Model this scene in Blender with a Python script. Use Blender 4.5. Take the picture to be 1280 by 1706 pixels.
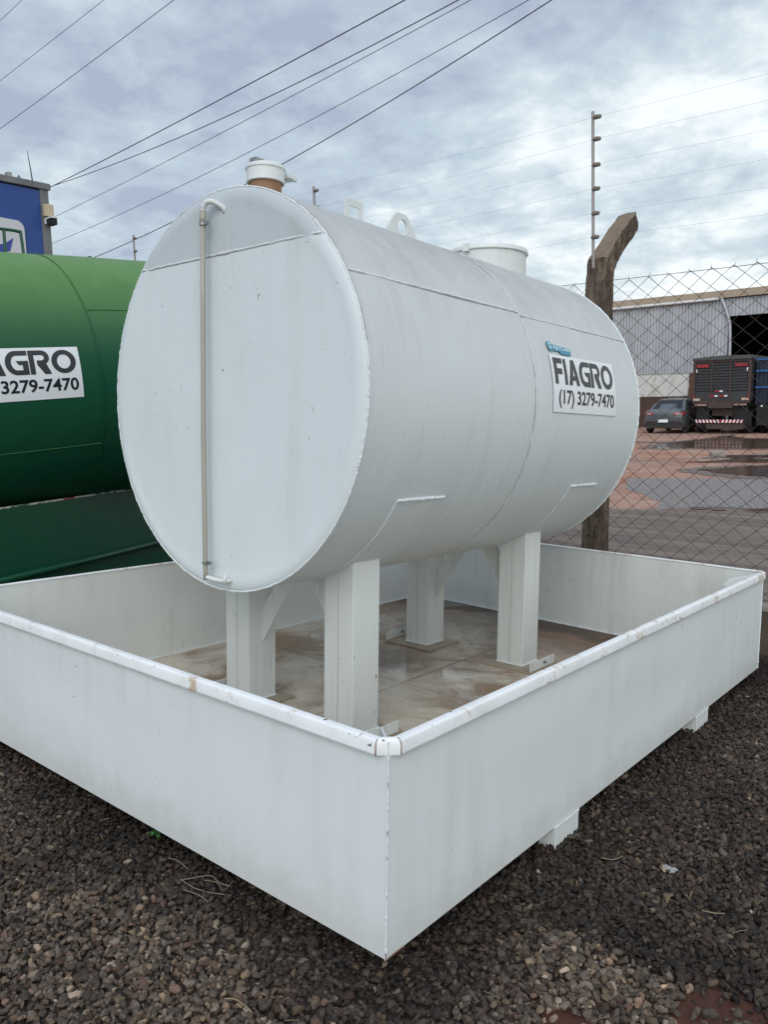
import bpy, bmesh, math, random
import numpy as np
from mathutils import Vector, Matrix, noise
PI = math.pi
random.seed(7)
rng = np.random.default_rng(11)
for o in list(bpy.data.objects): bpy.data.objects.remove(o)
S = bpy.context.scene
COL = S.collection

# ------------------------------------------------------------------ camera
def cam_basis(yaw, pi, ro):
    F = Vector((-math.sin(yaw)*math.cos(pi), math.cos(yaw)*math.cos(pi), math.sin(pi)))
    R = Vector((math.cos(yaw), math.sin(yaw), 0)); U = R.cross(F)
    return R*math.cos(ro)+U*math.sin(ro), -R*math.sin(ro)+U*math.cos(ro), F
def mat3(R, U, F):
    m = Matrix((R, U, -F)).transposed()
    return m
CAMP = Vector((1.3534, -1.6542, 1.6))
Rw = mat3(*cam_basis(.6958, -.139, -.02))
cd = bpy.data.cameras.new('camera'); cam = bpy.data.objects.new('camera', cd); COL.objects.link(cam)
cd.sensor_fit = 'VERTICAL'; cd.sensor_height = 24; cd.lens = 24*1304/1706
cd.clip_start = .05; cd.clip_end = 2000
cam.matrix_world = Matrix.Translation(CAMP) @ Rw.to_4x4()
S.camera = cam
# ------------------------------------------------------------------ world, sun, exposure
SUN_EL = math.radians(40); SUN_ROT = math.radians(150)
W = bpy.data.worlds.new('World'); S.world = W; W.use_nodes = True
nt = W.node_tree; nt.nodes.clear()
def wn(t, **k):
    n = nt.nodes.new(t)
    for a, b in k.items(): setattr(n, a, b)
    return n
def wmath(op, a, b=None, c=None, clamp=False):
    n = wn('ShaderNodeMath', operation=op); n.use_clamp = clamp
    for i, v in enumerate((a, b, c)):
        if v is None: continue
        if isinstance(v, (int, float)): n.inputs[i].default_value = v
        else: nt.links.new(v, n.inputs[i])
    return n.outputs[0]
sky = wn('ShaderNodeTexSky', sky_type='NISHITA'); sky.sun_disc = False
sky.sun_elevation = SUN_EL; sky.sun_rotation = SUN_ROT; sky.air_density = 1.3; sky.dust_density = 2
tc = wn('ShaderNodeTexCoord'); sp = wn('ShaderNodeSeparateXYZ'); nt.links.new(tc.outputs['Generated'], sp.inputs[0])
zc = wmath('MAXIMUM', sp.outputs[2], 0.0)
den = wmath('ADD', zc, .24)
cx_ = wmath('DIVIDE', sp.outputs[0], den); cy_ = wmath('DIVIDE', sp.outputs[1], den)
cb = wn('ShaderNodeCombineXYZ'); nt.links.new(cx_, cb.inputs[0]); nt.links.new(cy_, cb.inputs[1])
def wnoise(scale, det, rough, off, dist=0.0):
    mp = wn('ShaderNodeMapping'); mp.inputs['Location'].default_value = off
    nt.links.new(cb.outputs[0], mp.inputs[0])
    n = wn('ShaderNodeTexNoise'); n.inputs['Scale'].default_value = scale; n.inputs['Detail'].default_value = det
    n.inputs['Roughness'].default_value = rough; n.inputs['Distortion'].default_value = dist
    nt.links.new(mp.outputs[0], n.inputs['Vector']); return n.outputs['Fac']
n1 = wnoise(2.9, 10, .60, (3.1, 1.7, 0), .2)
n2 = wnoise(.8, 3, .5, (8.4, 2.2, 1), .2)
n3 = wnoise(10.5, 7, .62, (1.1, 9.2, 4), .3)
mixn = wmath('ADD', wmath('ADD', wmath('MULTIPLY', n1, .70), wmath('MULTIPLY', n2, .34)), wmath('MULTIPLY', n3, .22))
# brighter towards the horizon
hz = wmath('MULTIPLY', wmath('SUBTRACT', .36, zc), .42)
side = wmath('MULTIPLY', wmath('ADD', sp.outputs[0], .66), .12)      # clearer air towards the north-east
mixn = wmath('ADD', wmath('ADD', mixn, hz), side)
cr = wn('ShaderNodeValToRGB'); nt.links.new(mixn, cr.inputs[0])
E_ = cr.color_ramp.elements
E_[0].position = .545; E_[0].color = (.365, .42, .54, 1)
E_[1].position = .84; E_[1].color = (.88, .93, .95, 1)
for p_, c_ in ((.59, (.42, .49, .585, 1)), (.65, (.47, .56, .64, 1)), (.72, (.58, .67, .72, 1))):
    e = E_.new(p_); e.color = c_
# an overcast sky is brightest overhead
mr = wn('ShaderNodeMapRange'); mr.interpolation_type = 'SMOOTHSTEP'
for i, v in ((1, .50), (2, .95), (3, 11.6), (4, 12.8)): mr.inputs[i].default_value = v
nt.links.new(sp.outputs[2], mr.inputs[0])
# the cloud deck glows where the hidden sun stands, behind the photographer
sdir = (math.sin(SUN_ROT)*math.cos(SUN_EL), math.cos(SUN_ROT)*math.cos(SUN_EL), math.sin(SUN_EL))
dt = wn('ShaderNodeVectorMath', operation='DOT_PRODUCT'); nt.links.new(tc.outputs['Generated'], dt.inputs[0]); dt.inputs[1].default_value = sdir
glow = wmath('MULTIPLY', wmath('POWER', wmath('MAXIMUM', dt.outputs['Value'], 0.0), 2.0), 6.3)
gain = wmath('ADD', mr.outputs[0], glow)
vm = wn('ShaderNodeVectorMath', operation='SCALE'); nt.links.new(cr.outputs[0], vm.inputs[0]); nt.links.new(gain, vm.inputs['Scale'])
mx = wn('ShaderNodeMix', data_type='RGBA'); mx.inputs['Factor'].default_value = .10
nt.links.new(vm.outputs[0], mx.inputs[6]); nt.links.new(sky.outputs[0], mx.inputs[7])
bg = wn('ShaderNodeBackground'); bg.inputs['Strength'].default_value = .1
nt.links.new(mx.outputs[2], bg.inputs[0])
out = wn('ShaderNodeOutputWorld'); nt.links.new(bg.outputs[0], out.inputs[0])
sl = bpy.data.lights.new('sun', 'SUN'); sun = bpy.data.objects.new('sun', sl); COL.objects.link(sun)
sl.energy = 1.0; sl.angle = math.radians(40); sl.color = (1, .975, .93)
sd = Vector((math.sin(SUN_ROT)*math.cos(SUN_EL), math.cos(SUN_ROT)*math.cos(SUN_EL), math.sin(SUN_EL)))
sun.rotation_euler = sd.to_track_quat('Z', 'Y').to_euler(); sun.location = (0, 0, 20)
S.view_settings.view_transform = 'Standard'; S.view_settings.look = 'None'
S.view_settings.exposure = 0.04; S.view_settings.gamma = 1
S.render.engine = 'CYCLES'; S.cycles.use_denoising = True; S.cycles.max_bounces = 6

# ------------------------------------------------------------------ material helper
class NG:
    def __init__(s, name):
        s.m = bpy.data.materials.new(name); s.m.use_nodes = True; s.t = s.m.node_tree; s.t.nodes.clear()
        s.out = s.n('ShaderNodeOutputMaterial'); s.b = s.n('ShaderNodeBsdfPrincipled'); s.l(s.b.outputs[0], s.out.inputs[0])
        s.tc = s.n('ShaderNodeTexCoord'); s.geo = s.n('ShaderNodeNewGeometry')
        s.obj = s.tc.outputs['Object']; s.wp = s.geo.outputs['Position']
    def n(s, t, **k):
        x = s.t.nodes.new(t)
        for a, b in k.items(): setattr(x, a, b)
        return x
    def l(s, a, b): s.t.links.new(a, b)
    def put(s, sock, v):
        if isinstance(v, (int, float)): sock.default_value = v
        elif isinstance(v, (tuple, list)): sock.default_value = (*v, 1) if len(v) == 3 and len(sock.default_value) == 4 else v
        else: s.l(v, sock)
    def math(s, op, a, b=None, c=None, clamp=False):
        x = s.n('ShaderNodeMath', operation=op); x.use_clamp = clamp
        for i, v in enumerate((a, b, c)):
            if v is not None: s.put(x.inputs[i], v)
        return x.outputs[0]
    def noise(s, scale=5, det=4, rough=.55, vec=None, sc=None, off=None, dist=0):
        x = s.n('ShaderNodeTexNoise'); s.put(x.inputs['Scale'], scale); s.put(x.inputs['Detail'], det)
        s.put(x.inputs['Roughness'], rough); s.put(x.inputs['Distortion'], dist)
        v = vec if vec is not None else s.obj
        if sc or off:
            mp = s.n('ShaderNodeMapping'); s.l(v, mp.inputs[0])
            if sc: mp.inputs['Scale'].default_value = sc
            if off: mp.inputs['Location'].default_value = off
            v = mp.outputs[0]
        s.l(v, x.inputs['Vector']); return x.outputs['Fac']
    def ramp(s, f, stops):
        r = s.n('ShaderNodeValToRGB'); s.put(r.inputs[0], f); e = r.color_ramp.elements
        for i, (p, c) in enumerate(stops):
            if isinstance(c, (int, float)): c = (c, c, c)
            if i < 2: el = e[i]; el.position = p
            else: el = e.new(p)
            el.color = (*c, 1)
        return r.outputs[0]
    def step(s, f, a, b):
        x = s.n('ShaderNodeMapRange'); x.interpolation_type = 'SMOOTHSTEP'
        s.put(x.inputs[0], f); s.put(x.inputs[1], a); s.put(x.inputs[2], b); return x.outputs[0]
    def mix(s, f, a, b, mode='MIX'):
        x = s.n('ShaderNodeMix', data_type='RGBA', blend_type=mode); s.put(x.inputs['Factor'], f)
        s.put(x.inputs[6], a); s.put(x.inputs[7], b); return x.outputs[2]
    def bump(s, h, st=.3, d=.01, nrm=None):
        x = s.n('ShaderNodeBump'); s.put(x.inputs['Height'], h); x.inputs['Strength'].default_value = st
        x.inputs['Distance'].default_value = d
        if nrm is not None: s.l(nrm, x.inputs['Normal'])
        return x.outputs[0]
    def fin(s, col, rough=.6, metal=0, nrm=None, spec=None, coat=None):
        s.put(s.b.inputs['Base Color'], col); s.put(s.b.inputs['Roughness'], rough); s.put(s.b.inputs['Metallic'], metal)
        if nrm is not None: s.l(nrm, s.b.inputs['Normal'])
        if spec is not None: s.put(s.b.inputs['Specular IOR Level'], spec)
        if coat is not None: s.put(s.b.inputs['Coat Weight'], coat)
        return s.m
    def sep(s, v):
        x = s.n('ShaderNodeSeparateXYZ'); s.l(v, x.inputs[0]); return x.outputs

def simple(name, col, rough=.6, metal=0, var=.12, scale=8, bump=0, spec=None):
    g = NG(name); n = g.noise(scale, 5)
    c = g.mix(n, tuple(v*(1-var) for v in col), tuple(min(1, v*(1+var)) for v in col))
    nn = g.bump(g.noise(scale*8, 3), bump, .004) if bump else None
    return g.fin(c, rough, metal, nn, spec)

def white_paint(name, base=(.70, .735, .76), dirt=(.36, .34, .30), streak=(18, 18, .8), dirt_top=0.0, chips=1.0, dirt_all=.25, under=0.0, rough=.42, seed=0, splash=0.0, grey_above=None):
    g = NG(name)
    st = g.noise(1, 3, .6, sc=streak, off=(seed, 2, 0))
    fine = g.noise(1, 2, .6, sc=tuple(v*5 for v in streak), off=(seed, 9, 0))
    big = g.noise(1.6, 5, .6, off=(seed+3, 0, 1), dist=.3)
    f = g.math('MULTIPLY', g.step(st, .42, .72), g.step(big, .35, .68))
    f = g.math('MULTIPLY', f, dirt_all*1.4)
    f = g.math('ADD', f, g.math('MULTIPLY', g.step(fine, .5, .75), dirt_all*.16))
    f = g.math('ADD', f, g.math('MULTIPLY', g.step(g.noise(9, 6, .7, off=(seed, 5, 5)), .52, .8), dirt_all*.35))
    nz = g.sep(g.geo.outputs['Normal'])[2]
    if dirt_top:
        f = g.math('ADD', f, g.math('MULTIPLY', g.step(nz, -.1, .9), g.math('ADD', dirt_top*.7, g.math('MULTIPLY', g.step(g.noise(2.6, 7, .7, off=(seed, 1, 8), dist=.9), .25, .8), dirt_top*.4))))
    if under:
        f = g.math('ADD', f, g.math('MULTIPLY', g.step(g.math('MULTIPLY', nz, -1), .05, .9), under))
    col = g.mix(g.math('MINIMUM', f, .9), base, dirt)
    if splash:
        oz = g.sep(g.obj)[2]
        sm_ = g.math('SUBTRACT', 1, g.step(g.math('ADD', oz, g.math('MULTIPLY', g.math('SUBTRACT', g.noise(6, 7, .75, off=(seed, 4, 4)), .5), -.34)), .09, .26))
        col = g.mix(g.math('MULTIPLY', sm_, splash), col, (.42, .36, .28))
        sk = g.step(g.noise(1, 5, .7, sc=(1.3, 1.3, 14), off=(seed, 6, 1)), .62, .72)
        col = g.mix(g.math('MULTIPLY', sk, .10), col, (.45, .45, .44))
    if grey_above is not None:      # the upper plate of the head wears an older, greyer coat
        col = g.mix(g.math('MULTIPLY', g.step(g.sep(g.obj)[2], grey_above-.004, grey_above+.004), .9), col, g.mix(1, col, (.76, .77, .785), 'MULTIPLY'))
    # paint chips with bare, rusty steel
    if chips:
        ch = g.noise(1, 3, .5, sc=(55, 55, 30), off=(seed+7, 3, 3))
        msk = g.math('MULTIPLY', g.step(ch, .735-.008*chips, .75), g.step(g.noise(2.2, 2, .5, off=(seed, 8, 3)), .46, .58))
        col = g.mix(msk, col, (.09, .05, .035))
        sm = g.step(g.noise(1, 3, .5, sc=(60, 60, 9), off=(seed+1, 3, 3)), .70, .78)
        col = g.mix(g.math('MULTIPLY', sm, .35*chips), col, (.30, .29, .27))
    hgt = g.math('ADD', g.math('MULTIPLY', g.noise(2.3, 3, .5), 1.0), g.math('MULTIPLY', g.noise(170, 2, .5), .012))
    nn = g.bump(hgt, .25, .02)
    r = g.math('ADD', rough, g.math('MULTIPLY', big, .18))
    return g.fin(col, r, 0, nn, .35)

M = {}
M['wall_paint'] = white_paint('wall_paint', splash=.26, rough=.34, base=(.745, .78, .78), dirt_all=.10, chips=1.6, streak=(9, 9, .5))
M['inner_paint'] = white_paint('inner_paint', base=(.74, .765, .735), dirt=(.36, .34, .29), dirt_all=.22, chips=1.6, streak=(7, 7, .5), seed=12)  # warmer than outside: light reflected off the floor put into the colour, plus grime
M['rim_paint'] = None
M['shell_paint'] = white_paint('shell_paint', base=(.70, .745, .745), dirt=(.36, .355, .33), streak=(1.1, 44, 1.1), dirt_top=.72, under=.10, dirt_all=.17, chips=.7, seed=4)
M['head_paint'] = white_paint('head_paint', grey_above=2.432, base=(.70, .755, .77), dirt_all=.12, streak=(6, 6, .5), chips=1.6, seed=9, rough=.38)
M['leg_paint'] = white_paint('leg_paint', base=(.70, .725, .70), dirt_all=.22, streak=(30, 30, 1.1), chips=.9, seed=2)
M['bead_paint'] = white_paint('bead_paint', base=(.76, .79, .80), dirt_all=.3, streak=(20, 20, 20), chips=1.5, seed=6)
# rim: clean bright paint, rust patches worn through at the edges
def rim_mat():
    g = NG('rim_paint')
    base = g.mix(g.step(g.noise(4, 5, .6), .4, .75), (.90, .915, .92), (.78, .79, .77))
    rust = g.math('MULTIPLY', g.step(g.noise(6, 7, .7, dist=.4, off=(2.3, 0, 0)), .55, .64), .8)
    base = g.mix(rust, base, (.52, .36, .20))
    ch = g.math('MULTIPLY', g.step(g.noise(1, 4, .6, sc=(30, 30, 60)), .655, .68), g.step(g.noise(3, 2, .5, off=(5, 5, 0)), .50, .58))
    base = g.mix(ch, base, (.07, .045, .04))
    nn = g.bump(g.noise(30, 3), .15, .005)
    return g.fin(base, .4, 0, nn, .4)
M['rim_paint'] = rim_mat()
def floor_mat():
    g = NG('basin_floor'); x, y, z = g.sep(g.obj)
    n = g.noise(1.7, 7, .62, dist=.6); n2 = g.noise(5, 8, .68, dist=.9, off=(3, 1, 0)); n3 = g.noise(.9, 4, .55, off=(7, 3, 0), dist=.8)
    c = g.mix(g.step(n2, .35, .7), (.62, .56, .47), (.50, .42, .325))
    c = g.mix(g.step(n, .46, .62), c, (.29, .20, .13))
    c = g.mix(g.math('MULTIPLY', g.step(n3, .52, .66), .8), c, (.54, .50, .43))
    yy = g.math('ADD', y, g.math('MULTIPLY', g.math('SUBTRACT', n, .5), 1.4))
    xx = g.math('ADD', x, g.math('MULTIPLY', g.math('SUBTRACT', n2, .5), .9))
    def spot(cx, cy, r0, r1):
        d2 = g.math('ADD', g.math('POWER', g.math('SUBTRACT', xx, cx), 2), g.math('POWER', g.math('MULTIPLY', g.math('SUBTRACT', yy, cy), .7), 2))
        return g.math('SUBTRACT', 1, g.step(d2, r0*r0, r1*r1))
    c = g.mix(g.math('MULTIPLY', spot(-1.95, 2.25, .05, .40), .85), c, (.10, .052, .032))
    c = g.mix(g.math('MULTIPLY', g.step(g.noise(8, 7, .7, off=(9, 1, 0), dist=1.2), .54, .62), g.math('MULTIPLY', g.step(y, 1.2, 2.6), .55)), c, (.20, .115, .06))
    c = g.mix(g.math('MULTIPLY', spot(-1.05, 3.55, .2, .8), .55), c, (.27, .12, .05))
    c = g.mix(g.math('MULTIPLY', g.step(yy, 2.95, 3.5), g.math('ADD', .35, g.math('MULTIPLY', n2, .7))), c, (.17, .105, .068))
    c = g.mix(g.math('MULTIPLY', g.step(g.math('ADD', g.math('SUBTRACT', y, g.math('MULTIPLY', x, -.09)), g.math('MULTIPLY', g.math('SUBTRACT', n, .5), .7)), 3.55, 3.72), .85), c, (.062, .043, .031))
    orange = g.math('MULTIPLY', g.step(g.noise(3.1, 6, .65, off=(1, 6, 2), dist=.5), .56, .66), g.step(yy, 1.9, 3.2))
    c = g.mix(g.math('MULTIPLY', orange, .55), c, (.28, .12, .045))
    sp_ = g.step(g.noise(46, 2, .5), .74, .77); c = g.mix(sp_, c, (.06, .045, .035))
    wet = g.math('MAXIMUM', g.math('MULTIPLY', g.step(g.noise(1.3, 5, .6, off=(4.4, 2.5, 0), dist=.5), .46, .54), g.step(y, 1.5, 2.3)), spot(-1.6, 2.55, .30, .48))
    c = g.mix(g.math('MULTIPLY', wet, .25), c, g.mix(1, c, (.5, .42, .34), 'MULTIPLY'))
    r = g.math('SUBTRACT', .58, g.math('MULTIPLY', wet, .52))
    nn = g.bump(g.math('MULTIPLY', g.noise(30, 5, .6), g.math('SUBTRACT', 1, wet)), .25, .006)
    return g.fin(c, r, 0, nn, .5)
M['basin_floor'] = floor_mat()
def green_mat():
    g = NG('green_paint')
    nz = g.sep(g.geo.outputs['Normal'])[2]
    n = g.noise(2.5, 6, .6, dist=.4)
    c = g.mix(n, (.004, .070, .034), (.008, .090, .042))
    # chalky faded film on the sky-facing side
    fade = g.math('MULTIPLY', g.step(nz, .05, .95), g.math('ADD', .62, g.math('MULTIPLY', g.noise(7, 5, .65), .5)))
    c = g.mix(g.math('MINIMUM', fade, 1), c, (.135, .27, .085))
    nn = g.bump(g.noise(2, 3), .25, .02)
    return g.fin(c, .5, 0, nn, .25)
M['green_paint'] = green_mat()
M['green_tube'] = simple('green_tube', (.006, .075, .036), .35)
M['black'] = simple('black_rubber', (.012, .012, .013), .7)
M['dark_seam'] = simple('seam_grime', (.36, .355, .34), .8, var=.5, scale=60)
M['rust'] = simple('rust_steel', (.20, .085, .04), .8, var=.5, scale=40)
M['rusty_plate'] = simple('rusty_plate', (.33, .27, .20), .6, var=.4, scale=25)
M['brown_pipe'] = simple('oxide_primer', (.36, .20, .115), .6, var=.25, scale=18)
M['tube'] = simple('yellowed_hose', (.38, .37, .30), .35, var=.12, scale=10)
M['steel'] = simple('galvanised_steel', (.30, .31, .31), .35, .8, var=.2, scale=50)
M['label_white'] = simple('sticker_white', (.82, .84, .85), .35, var=.03)
M['ink'] = simple('sticker_ink', (.035, .036, .038), .45, var=.2, scale=50)
M['ink_black'] = simple('sticker_ink_black', (.012, .013, .018), .4, var=.1)
M['teal'] = simple('sticker_teal', (.03, .26, .40), .4, var=.15, scale=90)
M['pale_cyan'] = simple('sticker_pale', (.55, .75, .82), .4, var=.05)
M['leaf_green'] = simple('sticker_green', (.25, .55, .25), .4)
M['plastic_white'] = simple('white_enamel', (.72, .74, .72), .4, var=.08)

# ------------------------------------------------------------------ object helpers
def link(name, me, mat=None, parent=None, smooth=False):
    o = bpy.data.objects.new(name, me); COL.objects.link(o)
    if mat is not None:
        for m_ in (mat if isinstance(mat, (list, tuple)) else [mat]): me.materials.append(m_)
    if parent is not None: o.parent = parent
    if smooth:
        for p in me.polygons: p.use_smooth = True
    return o
def tag(o, label, cat, group=None):
    o['label'] = label; o['category'] = cat
    if group: o['group'] = group
    return o
def thing(name, label, cat, loc=(0, 0, 0), rotz=0, group=None):
    o = bpy.data.objects.new(name, None); COL.objects.link(o); o.location = loc; o.rotation_euler = (0, 0, rotz)
    o.empty_display_size = .2
    return tag(o, label, cat, group)
class MB:
    def __init__(s): s.v = []; s.f = []; s.mi = []
    def add(s, vs, fs, mi=0):
        k = len(s.v); s.v += [tuple(v) for v in vs]; s.f += [tuple(i+k for i in f) for f in fs]; s.mi += [mi]*len(fs)
    def box(s, a, b, mi=0, M_=None):
        x0, y0, z0 = a; x1, y1, z1 = b
        vs = [Vector(p) for p in ((x0, y0, z0), (x1, y0, z0), (x1, y1, z0), (x0, y1, z0), (x0, y0, z1), (x1, y0, z1), (x1, y1, z1), (x0, y1, z1))]
        if M_ is not None: vs = [M_ @ v for v in vs]
        s.add(vs, [(3, 2, 1, 0), (4, 5, 6, 7), (0, 1, 5, 4), (1, 2, 6, 5), (2, 3, 7, 6), (3, 0, 4, 7)], mi)
    def prism(s, poly, vec, mi=0):          # planar 3D polygon swept by vec
        n = len(poly); p = [Vector(q) for q in poly]; vec = Vector(vec)
        s.add(p+[q+vec for q in p], [tuple(range(n))[::-1], tuple(range(n, 2*n))]+[(i, (i+1) % n, n+(i+1) % n, n+i) for i in range(n)], mi)
    def tube(s, pts, r, n=6, mi=0, cap=True, jit=0):
        pts = [Vector(p) for p in pts]; k = len(s.v); fs = []; vs = []
        up = Vector((0, 0, 1)); m = len(pts)
        for i, p in enumerate(pts):
            d = (pts[min(i+1, m-1)]-pts[max(i-1, 0)])
            if d.length < 1e-9: d = Vector((0, 0, 1))
            d.normalize()
            u = up if abs(d.dot(up)) < .95 else Vector((1, 0, 0))
            a = d.cross(u).normalized(); b = a.cross(d).normalized()
            rr = r[i] if isinstance(r, (list, tuple)) else r
            if jit: rr *= 1+random.uniform(-jit, jit)
            for j in range(n):
                t = 2*PI*j/n; vs.append(p+(a*math.cos(t)+b*math.sin(t))*rr)
        for i in range(m-1):
            for j in range(n): fs.append((i*n+j, i*n+(j+1) % n, (i+1)*n+(j+1) % n, (i+1)*n+j))
        if cap: fs.append(tuple(range(n))[::-1]); fs.append(tuple((m-1)*n+j for j in range(n)))
        s.add(vs, fs, mi)
    def lathe(s, prof, c, ax='z', n=40, mi=0):     # prof: (r, h)
        vs = []; fs = []; m = len(prof)
        for r, h in prof:
            for j in range(n):
                t = 2*PI*j/n; a, b = r*math.cos(t), r*math.sin(t)
                vs.append({'z': (c[0]+a, c[1]+b, c[2]+h), 'x': (c[0]+h, c[1]+a, c[2]+b), 'y': (c[0]+a, c[1]+h, c[2]+b)}[ax])
        for i in range(m-1):
            for j in range(n): fs.append((i*n+j, i*n+(j+1) % n, (i+1)*n+(j+1) % n, (i+1)*n+j))
        s.add(vs, fs, mi)
    def obj(s, name, mat, parent=None, smooth=False, bevel=0, auto=None):
        me = bpy.data.meshes.new(name); me.from_pydata(s.v, [], s.f); me.update()
        if any(s.mi): me.polygons.foreach_set('material_index', s.mi)
        bm = bmesh.new(); bm.from_mesh(me); bmesh.ops.recalc_face_normals(bm, faces=bm.faces)
        if bevel:
            ed = [e for e in bm.edges if len(e.link_faces) == 2 and e.calc_face_angle(0) > .6]
            bmesh.ops.bevel(bm, geom=ed, offset=bevel, segments=2, affect='EDGES', profile=.6, clamp_overlap=True)
        bm.to_mesh(me); bm.free()
        o = link(name, me, mat, parent, smooth)
        if auto is not None:
            for p in me.polygons: p.use_smooth = True
            me.set_sharp_from_angle(angle=auto)
        return o
def smooth_path(pts, k=6):
    P = [Vector(p) for p in pts]; o = []
    for i in range(len(P)-1):
        a = P[max(i-1, 0)]; b = P[i]; c = P[i+1]; d = P[min(i+2, len(P)-1)]
        for j in range(k):
            t = j/k; o.append(.5*((2*b)+(c-a)*t+(2*a-5*b+4*c-d)*t*t+(3*b-a-3*c+d)*t**3))
    o.append(P[-1]); return o
def bead(mb, pts, r=.006, mi=0, step=.012):
    P = [Vector(p) for p in pts]; o = [P[0]]
    for a, b in zip(P[:-1], P[1:]):
        n = max(1, int((b-a).length/step))
        for j in range(1, n+1):
            q = a.lerp(b, j/n); o.append(q+Vector([random.uniform(-1, 1)*r*.22 for _ in range(3)]))
    mb.tube(o, [r*random.uniform(.75, 1.25) for _ in o], 6, mi)

# text and lettering -> flat triangulated mesh data in label units
def curve_mesh(contours):
    cu = bpy.data.curves.new('tmp', 'CURVE'); cu.dimensions = '2D'; cu.fill_mode = 'BOTH'
    for c in contours:
        sp_ = cu.splines.new('POLY'); sp_.points.add(len(c)-1)
        for i, (x, y) in enumerate(c): sp_.points[i].co = (x, y, 0, 1)
        sp_.use_cyclic_u = True
    return eval_curve(cu)
def eval_curve(cu):
    o = bpy.data.objects.new('tmp', cu); COL.objects.link(o)
    bpy.context.view_layer.update()
    dg = bpy.context.evaluated_depsgraph_get(); me = bpy.data.meshes.new_from_object(o.evaluated_get(dg))
    vs = [(v.co.x, v.co.y) for v in me.vertices]; fs = [tuple(p.vertices) for p in me.polygons]
    bpy.data.objects.remove(o); bpy.data.curves.remove(cu); bpy.data.meshes.remove(me)
    return vs, fs
def text_mesh(txt, bold=0.0):
    cu = bpy.data.curves.new('tmp', 'FONT'); cu.body = txt; cu.size = 1; cu.offset = bold; cu.resolution_u = 4
    return eval_curve(cu)
def fit_to(vf, x0, y0, x1, y1):
    vs, fs = vf; xs = [v[0] for v in vs]; ys = [v[1] for v in vs]
    a, b, c, d = min(xs), max(xs), min(ys), max(ys)
    return [(x0+(x-a)/(b-a)*(x1-x0), y0+(y-c)/(d-c)*(y1-y0)) for x, y in vs], fs
def arc(cx, cy, rx, ry, a0, a1, n=10):
    return [(cx+rx*math.cos(math.radians(a0+(a1-a0)*i/n)), cy+ry*math.sin(math.radians(a0+(a1-a0)*i/n))) for i in range(n+1)]
def brand_letters():
    L = []
    L.append((.62, [[(0, 0), (.22, 0), (.22, .38), (.56, .38), (.56, .60), (.22, .60), (.22, .79), (.62, .79), (.62, 1), (0, 1)]]))
    L.append((.20, [[(0, 0), (.20, 0), (.20, 1), (.04, 1), (0, .96)]]))
    L.append((.82, [[(0, 0), (.24, 0), (.295, .19), (.525, .19), (.58, 0), (.82, 0), (.53, 1), (.29, 1)], [(.345, .36), (.475, .36), (.41, .66)]]))
    L.append((.86, [[(.86, 1)]+arc(.42, .5, .42, .5, 90, 270, 16)+[(.86, 0), (.86, .58), (.40, .58), (.50, .41), (.64, .41), (.64, .2)]+arc(.44, .5, .22, .30, 270, 90, 12)+[(.86, .80)]]))
    L.append((.82, [[(0, 0), (0, 1)]+arc(.50, .70, .30, .30, 90, -60, 10)+[(.82, 0), (.55, 0), (.30, .40), (.30, .58)]+arc(.50, .69, .10, .11, -90, 90, 6)+[(.2, .80), (.2, 0)]]))
    L.append((.98, [arc(.49, .5, .49, .5, 0, 350, 28), arc(.49, .5, .27, .30, 0, 350, 24)]))
    gaps = [.08, .09, .03, .04, .05, 0]; x = 0; V = []; Fc = []
    for (w, cs), g_ in zip(L, gaps):
        vs, fs = curve_mesh([[(px+x, py) for px, py in c] for c in cs]); k = len(V)
        V += vs; Fc += [tuple(i+k for i in f) for f in fs]; x += w+g_
    return V, Fc
def wrapped(name, vf, fn, mat, parent, cuts=2, label=None):
    vs, fs = vf
    me = bpy.data.meshes.new(name); me.from_pydata([(x, y, 0) for x, y in vs], [], fs)
    bm = bmesh.new(); bm.from_mesh(me)
    for _ in range(cuts):
        ed = [e for e in bm.edges if e.calc_length() > .12]
        if ed: bmesh.ops.subdivide_edges(bm, edges=ed, cuts=1, use_grid_fill=False); bmesh.ops.triangulate(bm, faces=bm.faces)
    for v in bm.verts: v.co = Vector(fn(v.co.x, v.co.y))
    bm.normal_update(); bm.to_mesh(me); bm.free()
    return link(name, me, mat, parent)

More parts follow.
